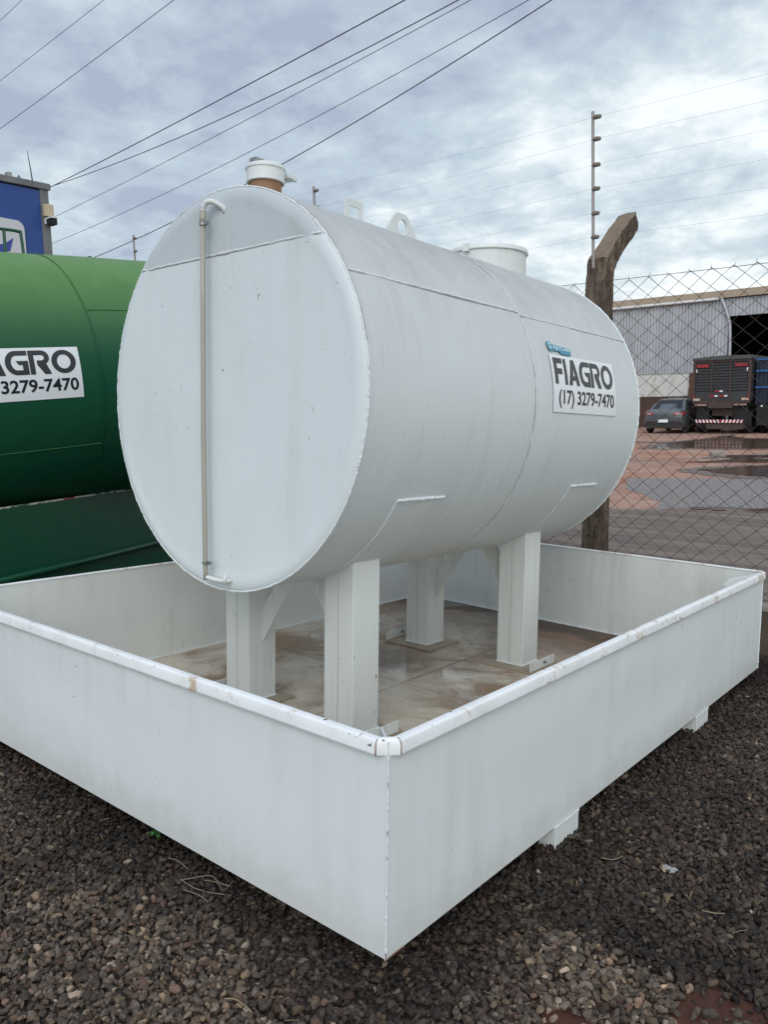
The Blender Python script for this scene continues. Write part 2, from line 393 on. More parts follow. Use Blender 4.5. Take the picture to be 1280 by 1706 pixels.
# ================================================================== SETTING: ground
def gz(x, y):
    zp = -.097-.0551*(y+.085)+.003*x
    if y < 2.9: return max(min(zp, .8), -.6) if y > -8 else .34
    t = min(1, (y-2.9)/1.45); t = t*t*(3-2*t)*min(1, max(0, (x-.06)/.2)); z1 = zp*(1-t)+(-.14)*t
    if y < 4.42: return z1
    t = min(1, (y-4.42)/.12); return z1*(1-t) if t < 1 else 0.
def ground_mat():
    g = NG('ground'); x, y, z = g.sep(g.wp)
    # trodden red earth under the loose gravel
    soil = g.mix(g.step(g.noise(3, 7, .65, vec=g.wp), .4, .65), (.030, .017, .013), (.085, .036, .026))
    soil = g.mix(g.step(g.noise(60, 5, .7, vec=g.wp), .5, .7), soil, (.05, .042, .036))
    vor = g.n('ShaderNodeTexVoronoi'); g.l(g.wp, vor.inputs['Vector']); vor.inputs['Scale'].default_value = 48
    sc_ = g.ramp(g.sep(vor.outputs['Color'])[0], [(.0, (.018, .015, .013)), (1, (.085, .070, .058)), (.5, (.040, .034, .030))])
    redz = g.step(g.noise(1.3, 5, .6, vec=g.wp, off=(2, 7, 0)), .56, .66)
    soil = g.mix(g.math('SUBTRACT', .85, g.math('MULTIPLY', redz, .55)), soil, sc_)
    sx_, sy_ = g.sep(g.wp)[0], g.sep(g.wp)[1]
    for cx, cy, r in ((.80, .42, .24), (.50, .12, .20), (1.0, .8, .2)):
        dd = g.math('SQRT', g.math('ADD', g.math('POWER', g.math('SUBTRACT', sx_, cx), 2), g.math('POWER', g.math('SUBTRACT', sy_, cy), 2)))
        soil = g.mix(g.math('SUBTRACT', 1, g.step(dd, r*.5, r)), soil, g.mix(g.noise(50, 5, .7, vec=g.wp), (.060, .026, .017), (.125, .052, .036)))
    # road: compacted grey-brown grit with wheel streaks along it
    nA = g.noise(1, 5, .6, vec=g.wp, sc=(.5, 5, 1), dist=.4); nB = g.noise(40, 5, .7, vec=g.wp)
    road = g.mix(g.step(nA, .35, .68), (.145, .115, .094), (.25, .20, .165))
    road = g.mix(g.math('MULTIPLY', g.step(nB, .45, .75), .5), road, (.27, .235, .21))
    red = g.mix(g.step(g.noise(.7, 6, .6, vec=g.wp, dist=.5), .36, .62), (.40, .185, .115), (.44, .285, .215))
    red = g.mix(g.math('MULTIPLY', g.step(g.noise(.35, 4, .6, vec=g.wp, off=(5, 2, 0), dist=.6), .5, .62), .7), red, (.27, .19, .15))
    red = g.mix(g.math('MULTIPLY', g.step(g.noise(1, 5, .7, vec=g.wp, sc=(.35, 2.2, 1), dist=.6), .52, .66), .6), red, (.50, .38, .33))
    red = g.mix(g.math('MULTIPLY', g.step(g.noise(11, 5, .7, vec=g.wp), .5, .8), .4), red, (.20, .12, .09))
    d = g.math('ADD', g.math('MULTIPLY', y, .768), g.math('MULTIPLY', x, -.641))   # distance out from the yard
    d = g.math('ADD', d, g.math('MULTIPLY', g.math('SUBTRACT', g.noise(1.2, 4, .6, vec=g.wp), .5), .9))
    far = g.mix(g.step(d, 9.0, 9.35), road, red)
    farfar = g.mix(g.step(d, 34, 60), far, (.26, .19, .15))
    c = g.mix(g.step(y, 4.45, 4.48), soil, farfar)
    h = g.math('ADD', g.math('MULTIPLY', g.noise(45, 6, .7, vec=g.wp), .6), g.noise(3, 4, .6, vec=g.wp))
    nn = g.bump(h, .5, .03)
    return g.fin(c, .85, 0, nn, .25)
xs = sorted(set([-900, -400, -200, -120, -80, -60, -45]+[round(-36+i*.75, 3) for i in range(36)]+[round(-9+i*.25, 3) for i in range(64)]+[.06, .16, .26]+[7.5, 10, 15, 25, 45, 90, 200, 500, 900]))
ys = sorted(set([-500, -200, -80, -30, -14, -9, -8.1]+[round(-8+i*.5, 3) for i in range(12)]+[round(-2+i*.2, 3) for i in range(25)]+[3.1, 3.3, 3.5, 3.7, 3.9, 4.1, 4.3, 4.42, 4.48, 4.54, 4.7, 4.85, 5, 6, 8, 10, 12, 15, 20, 26, 33, 40, 60, 120, 300, 900]))
gm = MB(); gv = [(x, y, gz(x, y)) for y in ys for x in xs]; nx = len(xs)
gm.add(gv, [(j*nx+i, j*nx+i+1, (j+1)*nx+i+1, (j+1)*nx+i) for j in range(len(ys)-1) for i in range(nx-1)])
go = gm.obj('ground', ground_mat(), smooth=True); go['kind'] = 'structure'

# grey gravel strip beside the road, standing water
def sheet(name, pts, z, mat, kind='structure', wob=.0, n=5):
    P = []
    m = len(pts)
    for i in range(m):
        a = Vector((*pts[i], 0)); b = Vector((*pts[(i+1) % m], 0)); L = (b-a).length
        nrm = Vector((-(b-a).y, (b-a).x, 0)).normalized() if L > 0 else Vector((0, 0, 0))
        for j in range(n):
            P.append(a.lerp(b, j/n)+nrm*(random.uniform(-1, 1)*wob*min(1, L) if j else 0))
    mb = MB(); mb.add([(p.x, p.y, z) for p in P], [tuple(range(len(P)))])
    o = mb.obj(name, mat); o['kind'] = kind; return o
def grey_gravel():
    g = NG('grey_gravel')
    n = g.noise(26, 6, .75, vec=g.wp); n2 = g.noise(1.2, 4, .6, vec=g.wp)
    c = g.ramp(n, [(.36, (.10, .09, .085)), (.62, (.52, .48, .46)), (.5, (.28, .255, .24))])
    c = g.mix(g.math('MULTIPLY', g.step(n2, .45, .7), .5), c, (.33, .25, .21))
    return g.fin(c, .85, 0, g.bump(n, .8, .04), .2)
sheet('gravel_strip', [(-2.76, 9.27), (-3.02, 10.2), (-4.2, 11.7), (-4.95, 13.45), (-4.3, 13.7), (-2.55, 14.45), (3.0, 17.0), (3.4, 12.7), (-1.62, 10.22), (-2.4, 9.95)], .004, grey_gravel(), wob=.06)
def water_mat():
    g = NG('muddy_water')
    c = g.mix(g.noise(3, 3, vec=g.wp), (.12, .066, .040), (.15, .088, .055))
    return g.fin(c, .12, 0, g.bump(g.noise(9, 2, vec=g.wp), .05, .01), .35)
MW = water_mat()
def px_ground(q, z=0.0):
    return None
PUD = [
 [(-8.31, 24.6), (-8.45, 26.6), (-8.05, 28.6), (-8.10, 32.0), (-7.8, 30.6), (-6.9, 29.4), (-3.6, 29.4), (-3.2, 24.2), (-6.6, 23.3), (-8.0, 23.0)],
 [(-5.15, 20.5), (-2.9, 21.7), (-1.9, 20.6), (-4.3, 19.9), (-5.0, 19.4)],
 [(-4.6, 18.7), (-4.45, 19.6), (-3.2, 19.5), (-2.9, 18.9), (-4.0, 18.3), (-5.3, 17.8)],
 [(-4.35, 15.9), (-3.6, 17.3), (-1.3, 19.6), (2.5, 20.5), (2.4, 16.4), (-2.6, 14.75), (-3.6, 15.2)],
 [(-2.43, 9.86), (-2.2, 9.98), (-2.18, 9.72), (-2.36, 9.66)],
 [(-2.12, 9.76), (-1.98, 9.86), (-1.92, 9.78), (-2.02, 9.68)],
 [(-1.75, 10.0), (-1.3, 10.25), (-.9, 10.4), (-1.0, 10.1), (-1.6, 9.85)]]
damp = NG('damp_earth'); damp_m = damp.fin(damp.mix(damp.noise(2.5, 6, .65, vec=damp.wp), (.10, .062, .045), (.20, .125, .095)), .45, 0, None, .4)
for p in PUD:
    c_ = sum(a for a, b in p)/len(p), sum(b for a, b in p)/len(p)
    gr = [(a+(a-c_[0])*.06+.25*math.copysign(1, a-c_[0])*(abs(a-c_[0]) > .6), b+(b-c_[1])*.16) for a, b in p]
    sheet('damp_ground', gr, .0065, damp_m, wob=.16); sheet('puddle', p, .011, MW, wob=.12)

# ================================================================== gravel stones
def make_stones():
    protos = []
    for k in range(14):
        bm = bmesh.new()
        n = random.choice((11, 13, 15))
        for _ in range(n):
            v = Vector([random.gauss(0, 1) for _ in range(3)]).normalized()
            v = Vector((v.x*1.0, v.y*random.uniform(.75, .95), v.z*.68))*random.uniform(.88, 1.05); bm.verts.new(v)
        r = bmesh.ops.convex_hull(bm, input=bm.verts)
        bmesh.ops.delete(bm, geom=[v for v in bm.verts if not v.link_faces], context='VERTS')
        bmesh.ops.triangulate(bm, faces=bm.faces)
        bmesh.ops.bevel(bm, geom=list(bm.edges), offset=.13, segments=1, affect='EDGES', clamp_overlap=True)
        bmesh.ops.triangulate(bm, faces=bm.faces)
        bm.verts.index_update()
        protos.append((np.array([v.co[:] for v in bm.verts]), np.array([[v.index for v in f.verts] for f in bm.faces]))); bm.free()
    # candidates over the visible part of the yard (with a margin for a step aside)
    A = np.array(Rw.inverted()); C0 = np.array(CAMP)
    N = 330000
    X = rng.uniform(-4.6, 3.6, N); Y = rng.uniform(-2.4, 4.38, N)
    P = np.stack([X, Y, np.zeros(N)], 1); P[:, 2] = -.097-.0551*(Y+.085)
    d = (P-C0) @ A.T; zz = -d[:, 2]; u = d[:, 0]/zz; v = d[:, 1]/zz
    ok = (zz > .6) & (u > -.61) & (u < .49+.34) & (np.abs(v) < .654+.08)
    inside = (X > -2.95) & (X < -.75) & (Y > .7) & (Y < 3.4)
    inside |= (X < -.9) & (Y > .9) 
    ok &= ~inside
    X = X[ok]; Y = Y[ok]
    # thin patches where the soil shows
    keep = []
    for x, y in zip(X, Y):
        q = noise.noise(Vector((x*1.6+3, y*1.6, 0)))+.5*noise.noise(Vector((x*5, y*5, 3)))
        dn = max(0, 1-math.hypot((x-.80)/.13, (y-.42)/.16))
        dn2 = max(0, 1-math.hypot((x-.50)/.14, (y-.12)/.09))
        pr = 1-.0*q-(.90 if (dn > max(.08, .15+.3*q) or dn2 > max(.08, .2+.3*q)) else 0)
        keep.append(random.random() < pr)
    keep = np.array(keep); X = X[keep]; Y = Y[keep]
    V = []; Fs = []; Cc = []; k = 0; n = len(X)
    size = rng.lognormal(math.log(.0126), .27, n).clip(.006, .0235)
    dist = np.hypot(X-CAMP.x, Y-CAMP.y)
    for i in range(n):
        pv, pf = protos[rng.integers(len(protos))]
        a, b, c = rng.uniform(0, 2*PI), rng.normal(0, .45), rng.normal(0, .45)
        ca, sa, cb_, sb, cc_, sc_ = math.cos(a), math.sin(a), math.cos(b), math.sin(b), math.cos(c), math.sin(c)
        R3 = np.array([[ca, -sa, 0], [sa, ca, 0], [0, 0, 1]]) @ np.array([[1, 0, 0], [0, cb_, -sb], [0, sb, cb_]]) @ np.array([[cc_, 0, sc_], [0, 1, 0], [-sc_, 0, cc_]])
        s_ = size[i]*np.array([rng.uniform(.9, 1.35), 1, rng.uniform(.8, 1.1)])
        z = gz(X[i], Y[i])+rng.uniform(-.004, .017)
        V.append((pv*s_) @ R3.T+np.array([X[i], Y[i], z])); Fs.append(pf+k); k += len(pv)
        t = rng.random()
        tone = rng.lognormal(0, .42)
        big = .85+.5*noise.noise(Vector((X[i]*1.1, Y[i]*1.1, 5)))+.35*noise.noise(Vector((X[i]*4, Y[i]*4, 1)))
        base = np.array([.062, .050, .042]) if t < .66 else (np.array([.092, .066, .045]) if t < .86 else (np.array([.070, .042, .032]) if t < .955 else np.array([.17, .135, .105])))
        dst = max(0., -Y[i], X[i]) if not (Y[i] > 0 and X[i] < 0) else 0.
        dusty_unshaded = min(1., max(0., (dst-.13)/.30))*(1 if Y[i] < .5 else .12)*(1 if X[i] > -1.1 else .55)
        base = base*(.46+.66*dusty_unshaded)+np.array([.030, .022, .014])*dusty_unshaded*.6  # basin shade painted into stone colour near its walls; dust tint farther out
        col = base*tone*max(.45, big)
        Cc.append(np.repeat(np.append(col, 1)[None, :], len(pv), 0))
    V = np.concatenate(V).astype(np.float32); Fs = np.concatenate(Fs).astype(np.int32); Cc = np.concatenate(Cc).astype(np.float32)
    me = bpy.data.meshes.new('gravel'); me.vertices.add(len(V)); me.vertices.foreach_set('co', V.ravel())
    me.loops.add(Fs.size); me.loops.foreach_set('vertex_index', Fs.ravel())
    me.polygons.add(len(Fs)); me.polygons.foreach_set('loop_start', np.arange(0, Fs.size, 3, dtype=np.int32))
    me.update(calc_edges=True)
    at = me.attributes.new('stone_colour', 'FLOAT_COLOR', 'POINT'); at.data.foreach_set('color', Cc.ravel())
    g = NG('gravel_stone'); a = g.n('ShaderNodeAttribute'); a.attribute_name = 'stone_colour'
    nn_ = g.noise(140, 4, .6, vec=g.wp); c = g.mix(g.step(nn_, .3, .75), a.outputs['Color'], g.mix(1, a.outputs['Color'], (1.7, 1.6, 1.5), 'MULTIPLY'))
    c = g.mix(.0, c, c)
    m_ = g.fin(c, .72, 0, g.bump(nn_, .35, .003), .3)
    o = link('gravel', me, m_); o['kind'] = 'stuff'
    tag(o, 'dark grey brown crushed stone gravel covering the yard around the basin', 'gravel')
    print('stones', n, 'tris', len(Fs))
make_stones()

# ================================================================== TILTED FRAME of basin and tank (they stand on a slightly falling yard)
CB = Vector((1.3534, -1.6542, 1.6042)); Rb = mat3(*cam_basis(.6958, -.095, .0129))
TILT = Matrix.Translation(CAMP) @ (Rw @ Rb.inverted()).to_4x4() @ Matrix.Translation(-CB)

# ------------------------------------------------------------------ containment basin
ZB, ZF, ZT = .095, .123, .75
Cn = [Vector((0, 0)), Vector((0, 3.907)), Vector((-3.078, 4.213)), Vector((-3.078, 0))]     # near, far right, far left, near left
basin = thing('containment_basin', 'wide open white steel basin under the white tank, rust spots along its rolled rim', 'basin')
basin.matrix_world = TILT
T = .005
def wall_panel(i):
    a, b = Cn[i], Cn[(i+1) % 4]; d = (b-a).normalized(); nrm = Vector((d.y, -d.x)) # outward
    mb = MB(); L = (b-a).length; nu = 40; nv = 10; vs = []
    if i == 0: ext0, ext1 = 0, 0
    for side in (0, 1):
        for j in range(nv+1):
            for k in range(nu+1):
                u = k/nu; v = j/nv
                e = math.sin(PI*u)*math.sin(PI*v)*.006*noise.noise(Vector((u*5+i*7, v*2, 1)))*2+math.sin(PI*u)*math.sin(PI*v)*.0022*noise.noise(Vector((u*17+i*7, v*4, 4)))*2
                off = (0 if side == 0 else -T)
                uu = u*L
                if side: uu = T+u*(L-2*T)
                p = a+d*uu+nrm*(off+e)
                vs.append((p.x, p.y, ZB+(ZT-.004-ZB)*v))
    n1_ = (nu+1)*(nv+1); fs = []
    for j in range(nv):
        for k in range(nu):
            q = j*(nu+1)+k
            fs.append((q, q+1, q+nu+2, q+nu+1)); fs.append((n1_+q, n1_+q+nu+1, n1_+q+nu+2, n1_+q+1))
    for k in range(nu):
        fs.append((k+1, k, n1_+k, n1_+k+1)); t_ = nv*(nu+1)+k; fs.append((t_, t_+1, n1_+t_+1, n1_+t_))
    for j in range(nv):
        q = j*(nu+1); fs.append((q, q+nu+1, n1_+q+nu+1, n1_+q)); q += nu; fs.append((q+nu+1, q, n1_+q, n1_+q+nu+1))
    mb.add(vs, fs)
    for q_, f_ in enumerate(mb.f):
        if min(f_) >= n1_: mb.mi[q_] = 1
    return mb.obj('side_wall', [M['wall_paint'], M['inner_paint']], basin, smooth=False, auto=.5)
for i in range(4): wall_panel(i)
# rolled rim: rounded section, inner edge flush with the wall, proud outside
sec = [(-.010, -.005), (-.010, .000), (-.006, .0035), (.008, .0045), (.015, .003), (.020, -.003), (.0225, -.012), (.0235, -.038), (.021, -.044), (.0015, -.044), (.0015, -.005)]
def rim_piece(a, b, nrm0, nrm1, name='rim'):
    mb = MB(); vs = []; n = 36 if (b-a).length > .3 else 1
    for k in range(n+1):
        t = k/n; p = a.lerp(b, t); nn_ = nrm0.lerp(nrm1, t)
        w = .0018*noise.noise(Vector((p.x*3, p.y*3, 0)))
        for o_, z in sec: q = p+nn_*(o_+w); vs.append((q.x, q.y, ZT+z+w))
    m = len(sec)
    fs = [(k*m+j, k*m+(j+1) % m, (k+1)*m+(j+1) % m, (k+1)*m+j) for k in range(n) for j in range(m)]
    fs += [tuple(range(m)), tuple(n*m+j for j in range(m))[::-1]]
    mb.add(vs, fs); return mb.obj(name, M['rim_paint'], basin, auto=.30)
CO = .028
for i in range(4):
    a, b = Cn[i], Cn[(i+1) % 4]; d = (b-a).normalized(); nrm = Vector((d.y, -d.x))
    rim_piece(a+d*CO, b-d*CO, nrm, nrm)
for i in range(4):
    c = Cn[i]; d0 = (Cn[i]-Cn[i-1]).normalized(); d1 = (Cn[(i+1) % 4]-Cn[i]).normalized()
    n0 = Vector((d0.y, -d0.x)); n1v = Vector((d1.y, -d1.x))
    # chamfered cap joining the two rims
    bis = (n0+n1v).normalized()
    a = c-d0*CO; b = c+d1*CO; mb = MB(); vs = []
    for p, q_ in ((a, n0), (b, n1v)):
        for o_, z in sec:
            if o_ < 0: w = p+bis*0+q_*o_
            else: w = p+q_*(o_*1.08)
            vs.append((w.x, w.y, ZT+z+.0015))
    # push the outer run a little so the cap meets both bars
    m = len(sec); fs = [(j, (j+1) % m, m+(j+1) % m, m+j) for j in range(m)]+[tuple(range(m)), tuple(m+j for j in range(m))[::-1]]
    mb.add(vs, fs)
    mb.prism([(a.x-n0.x*.002, a.y-n0.y*.002, ZT-.006), (c.x, c.y, ZT-.006), (b.x-n1v.x*.002, b.y-n1v.y*.002, ZT-.006)], (0, 0, .005))
    mb.obj('corner_cap', M['rim_paint'], basin, auto=.7)
    for p, q_ in ((a, n0), (b, n1v)):
        pts = [(p+q_*(o_+.0010)).to_3d()+Vector((0, 0, ZT+z+.0008)) for o_, z in sec[random.choice((3, 4)):9]]
        rb = MB(); bead(rb, pts, random.choice((.0010, .0019))); rb.obj('rust_line', M['rust'], basin)
# corner weld beads (outside verticals) and floor welds
wb = MB()
for i in range(4):
    c = Cn[i]; bead(wb, [(c.x, c.y, ZB), (c.x, c.y, ZT-.047)], .0038, step=.008)
ins = [Vector((-.0125, .0125)), Vector((-.0125, 3.893)), Vector((-3.065, 4.198)), Vector((-3.065, .0125))]
for i in range(4):
    a, b = ins[i], ins[(i+1) % 4]; bead(wb, [(a.x, a.y, ZF+.003), (b.x, b.y, ZF+.003)], .006)
wb.obj('weld_seam', M['bead_paint'], basin)
for a, b, r0 in ((ZB, ZB+.022, .0018), (.405, .410, .0011), (.478, .488, .0012), (.62, .632, .0012)):
    rs = MB(); bead(rs, [(.0042, -.0042, a), (.0042, -.0042, b)], r0); rs.obj('rust_line', M['rust'], basin)
rs = MB(); bead(rs, [(.0035, -.003, ZB+.002), (.0035, .08, ZB+.002)], .0016); rs.obj('rust_line', M['rust'], basin)
fl = MB(); fn_ = 40
fv = []
for j in range(fn_+1):
    for i in range(fn_+1):
        u, v = i/fn_, j/fn_
        p = ins[0].lerp(ins[3], u).lerp(ins[1].lerp(ins[2], u), v)
        z = ZF+.004*noise.noise(Vector((p.x*1.3, p.y*1.3, 0)))
        fv.append((p.x, p.y, z))
fl.add(fv, [(j*(fn_+1)+i, j*(fn_+1)+i+1, (j+1)*(fn_+1)+i+1, (j+1)*(fn_+1)+i) for j in range(fn_) for i in range(fn_)])
fl.add([(c.x, c.y, ZB+.002) for c in ins], [(0, 1, 2, 3)])
fl.obj('floor_plate', M['basin_floor'], basin, smooth=True)
# plate joints in the floor
def seamline(a, b, z, w):
    n = 60; P = [Vector(a).lerp(Vector(b), k/n) for k in range(n+1)]
    Q = [(p.x+.004*noise.noise(Vector((p.x*9, p.y*9, 3))), p.y, ZF+.004*noise.noise(Vector((p.x*1.3, p.y*1.3, 0)))+z) for p in P]
    m_ = MB(); m_.tube(Q, [w*random.uniform(.25, 1) for _ in Q], 5); m_.obj('plate_joint', M['joint_dirt'], basin)
M['joint_dirt'] = simple('joint_dirt', (.13, .10, .075), .8, var=.5, scale=30)
seamline((-1.52, .02), (-1.52, 4.03), .0, .0034)
seamline((-3.05, 2.02), (-.02, 1.95), .0, .0022)
# runners (skids) under the basin
for y0 in (1.032, 2.672):
    mb = MB(); mb.box((-3.10, y0, 0), (.004, y0+.204, ZB-.001))
    r_ = mb.obj('runner', M['leg_paint'], basin, bevel=.004)
    w2 = MB(); bead(w2, [(.0045, y0, ZB+.001), (.0045, y0+.204, ZB+.001)], .0032); bead(w2, [(.0055, y0, .003), (.0055, y0, ZB)], .003)
    w2.obj('weld_seam', M['bead_paint'], r_)
# corner brace plates set on the diagonals
for i in range(4):
    c = ins[i]; ctr = Vector((-1.539, 2.0)); d = {0: Vector((-1, 1)), 1: Vector((-1, -1)), 2: Vector((1, -1)), 3: Vector((1, 1))}[i].normalized()
    n_ = Vector((-d.y, d.x))*.003; a = c+d*.012; b = c+d*.21; e_ = c+d*.26
    mb = MB(); mb.prism([(a.x-n_.x, a.y-n_.y, ZT-.012), (b.x-n_.x, b.y-n_.y, ZT-.045), (e_.x-n_.x, e_.y-n_.y, ZT-.085), (a.x-n_.x, a.y-n_.y, ZT-.20)], (2*n_.x, 2*n_.y, 0))
    mb.obj('corner_brace', M['bead_paint'], basin)

# ------------------------------------------------------------------ white tank
TX, TZ, TR, TRZ, TY0, TYM, TY1 = -1.6163, 1.7955, .9053, .9303, .7126, 2.0667, 3.4387
tank = thing('storage_tank', 'big white cylindrical steel tank on four square legs standing inside the white basin', 'tank')
tank.matrix_world = TILT
def cyl(y, th, off=0.0):
    return (TX+(TR+off)*math.cos(th), y, TZ+(TRZ+off)*math.sin(th))
mb = MB(); nt_, ny = 120, 56; vs = []
for j in range(ny+1):
    y = TY0+(TY1-TY0)*j/ny
    for i in range(nt_):
        th = 2*PI*i/nt_
        o_ = .0035*noise.noise(Vector((math.cos(th)*1.6, y*1.7, math.sin(th)*1.6)))+.0015*noise.noise(Vector((math.cos(th)*5, y*4, math.sin(th)*5)))
        o_ *= min(1, (y-TY0)/.15, (TY1-y)/.15)
        # slight draw-in at the welded ring joint
        o_ -= .0035*math.exp(-((y-TYM)/.03)**2)
        vs.append(cyl(y, th, o_))
mb.add(vs, [(j*nt_+i, j*nt_+(i+1) % nt_, (j+1)*nt_+(i+1) % nt_, (j+1)*nt_+i) for j in range(ny) for i in range(nt_)])
mb.obj('shell', M['shell_paint'], tank, smooth=True)
def head(y0, sgn):
    mb = MB(); vs = []; prof = [(1.0, 0), (.996, .004), (.985, .009), (.965, .013), (.945, .0145), (.925, .0125), (.88, .011), (.7, .013), (.5, .015), (.3, .014), (.12, .014)]
    for k, h in prof:
        for i in range(nt_):
            th = 2*PI*i/nt_; x, z = TX+TR*k*math.cos(th), TZ+TRZ*k*math.sin(th)
            w = (.0045*noise.noise(Vector((x*1.8, z*1.8, y0)))+.0015*noise.noise(Vector((x*6, z*6, y0))))*(1 if k < .95 else 0)
            vs.append((x, y0+sgn*(h+w), z))
    m = len(prof); fs = [(j*nt_+i, j*nt_+(i+1) % nt_, (j+1)*nt_+(i+1) % nt_, (j+1)*nt_+i) for j in range(m-1) for i in range(nt_)]
    fs.append(tuple((m-1)*nt_+i for i in range(nt_))); mb.add(vs, fs)
    return mb.obj('head', M['head_paint'], tank, smooth=True)
head(TY0, -1); head(TY1, 1)
# welds: white bead plus grimy line beside it
def weld(pts, r=.006, grime=None, parent=None, dash=.0):
    mb = MB(); bead(mb, pts, r)
    o = mb.obj('weld_seam', M['bead_paint'], parent or tank)
    if grime:
        g = MB(); run = []
        P = [Vector(p)+Vector(grime) for p in pts]
        for p in P:
            run.append(p)
        if len(run) > 1: g.tube(run, [random.uniform(.0008, .0025) for _ in run], 5)
        g.obj('seam_grime', M['dark_seam'], o)
    return o
ringp = lambda y, a0, a1, off, n=70: [cyl(y, math.radians(a0+(a1-a0)*k/n), off) for k in range(n+1)]
weld(ringp(TY0, 0, 360, .002, 160), .0048)
weld(ringp(TY1, 0, 360, .002, 160), .006)
g = MB(); pts = ringp(TY0, 12, 175, .006, 90); pts = [(p[0], p[1]+.005, p[2]) for p in pts]
g.tube(pts, [random.uniform(.001, .0026) for _ in pts], 5); g.obj('seam_grime', M['dark_seam'], tank)
weld(ringp(TYM, -80, 90, -.001, 90), .0034, grime=(0, -.004, 0), dash=.4)
sth = .5464
weld([cyl(TY0+.01+k*(TYM-TY0-.01)/40, sth, .001) for k in range(41)], .0048, grime=(.003, 0, -.0065), dash=.08)
weld([cyl(TYM+k*(TY1-TYM)/40, sth-.02, .001) for k in range(41)], .004, grime=(.003, 0, -.006), dash=.2)
zs = 2.4385; hx = TR*.985*math.sqrt(1-((zs-TZ)/TRZ)**2)
weld([(TX-hx+2*hx*k/50, TY0-.0125+(.006 if k in (0, 50) else 0), zs+.003*noise.noise(Vector((k*.4, 0, 0)))) for k in range(51)], .0045, grime=(0, -.001, -.0058), dash=.12)
# saddles
def curved_plate(y0, y1, a0, a1, off, thick, name, mat, parent, n=40):
    mb = MB(); vs = []
    for o_ in (off, off+thick):
        for y in (y0, y1):
            for k in range(n+1): vs.append(cyl(y, a0+(a1-a0)*k/n, o_))
    m = n+1; fs = []
    for k in range(n):
        fs += [(k, k+1, m+k+1, m+k), (2*m+k, 3*m+k, 3*m+k+1, 2*m+k+1), (k, 2*m+k, 2*m+k+1, k+1), (m+k, m+k+1, 3*m+k+1, 3*m+k)]
    fs += [(0, m, 3*m, 2*m), (n, 2*m+n, 3*m+n, m+n)]
    mb.add(vs, fs); return mb.obj(name, mat, parent, auto=.6)
for y0, y1 in ((1.055, 1.41), (2.742, 3.097)):
    sdl = curved_plate(y0, y1, -.535, -PI+.535, .0005, .004, 'saddle_plate', M['shell_paint'], tank)
    w = MB()
    for a in (-.530, -PI+.530): bead(w, [cyl(y0+(y1-y0)*k/10, a, .005) for k in range(11)], .0075)
    bead(w, [cyl(y0, -.535-(PI-1.07)*k/60, .0025) for k in range(61)], .0032)
    bead(w, [cyl(y1, -.535-(PI-1.07)*k/60, .0015) for k in range(61)], .0018)
    w.obj('weld_seam', M['bead_paint'], sdl)
# legs
LS, LA, LB = .3849, .1939, .198
def leg(xc, y0, sgn, bracket):
    x0, x1 = xc-LA/2, xc+LA/2; mb = MB(); n = 8
    def zt(x): return TZ-(TRZ+.006)*math.sqrt(max(0, 1-((x-TX)/(TR+.006))**2))+.004
    top = [(x0+(x1-x0)*k/n) for k in range(n+1)]
    vs = []; m = n+1
    for y in (y0, y0+LB):
        vs += [(x, y, ZF+.010) for x in top]+[(x, y, zt(x)) for x in top]
    fs = []
    for k in range(n):
        fs += [(k, k+1, m+k+1, m+k), (2*m+k+1, 2*m+k, 3*m+k, 3*m+k+1), (m+k, m+k+1, 3*m+k+1, 3*m+k), (k+1, k, 2*m+k, 2*m+k+1)]
    fs += [(0, m, 3*m, 2*m), (n, 2*m+n, 3*m+n, m+n)]
    mb.add(vs, fs); lg = mb.obj('leg', M['leg_paint'], tank, bevel=.006)
    s_ = MB(); xm = x0+LA*.5
    s_.tube([(xm, y0-.0002, ZF+.012), (xm, y0-.0002, zt(xm)-.02)], .0016, 5); s_.tube([(xm, y0+LB+.0002, ZF+.012), (xm, y0+LB+.0002, zt(xm)-.02)], .0016, 5)
    s_.obj('fold_seam', M['dark_seam'], lg)
    # base plate, thin rusty edge
    b = MB(); px0, px1 = (x0-.03, x1+.115) if sgn > 0 else (x0-.115, x1+.10)
    py0, py1 = (y0-.10, y0+LB+.06)
    b.box((px0, py0, ZF+.001), (px1, py1, ZF+.011)); b.obj('base_plate', M['rusty_plate'], lg, bevel=.0015)
    b = MB(); bead(b, [(x0, y0-.003, ZF+.013), (x1+.003, y0-.003, ZF+.013), (x1+.003, y0+LB, ZF+.013)], .005); b.obj('weld_seam', M['bead_paint'], lg)
    # angle bracket with bolt beside the leg
    bx0 = px1-.010 if sgn > 0 else px0+.004
    ya, yb = (y0-.09, y0+LB+.03)
    c_ = MB(); c_.box((bx0, ya, ZF+.0115), (bx0+.006, yb, ZF+.070)); br = c_.obj('angle_bracket', M['leg_paint'], lg, bevel=.002)
    c_ = MB(); c_.lathe([(0, .0), (.011, 0), (.011, .008), (.006, .009), (.006, .02), (0, .021)], (bx0+.006, (ya+yb)/2+.02, ZF+.044), 'x', 6); c_.obj('bolt', M['steel'], br)
    # triangular gusset up to the belly of the tank
    ym = y0+LB*.5-.004
    xs_ = x1 if sgn < 0 else x0; dr = 1 if sgn < 0 else -1
    if sgn < 0: Q_ = [(0, .456), (0, .657), (.075, .745)]; ends = (.15, .27)
    else: Q_ = [(0, .570), (0, .765), (.035, .80)]; ends = (.085, .205)
    P = [(xs_+dr*a, ym, b) for a, b in Q_]+[(xs_+dr*(ends[0]+(ends[1]-ends[0])*k/3), ym, zt(xs_+dr*(ends[0]+(ends[1]-ends[0])*k/3))-.002) for k in range(4)]
    gsm = MB(); gsm.prism(P, (0, .008, 0)); gsm.obj('gusset', M['leg_paint'], lg)
    return lg
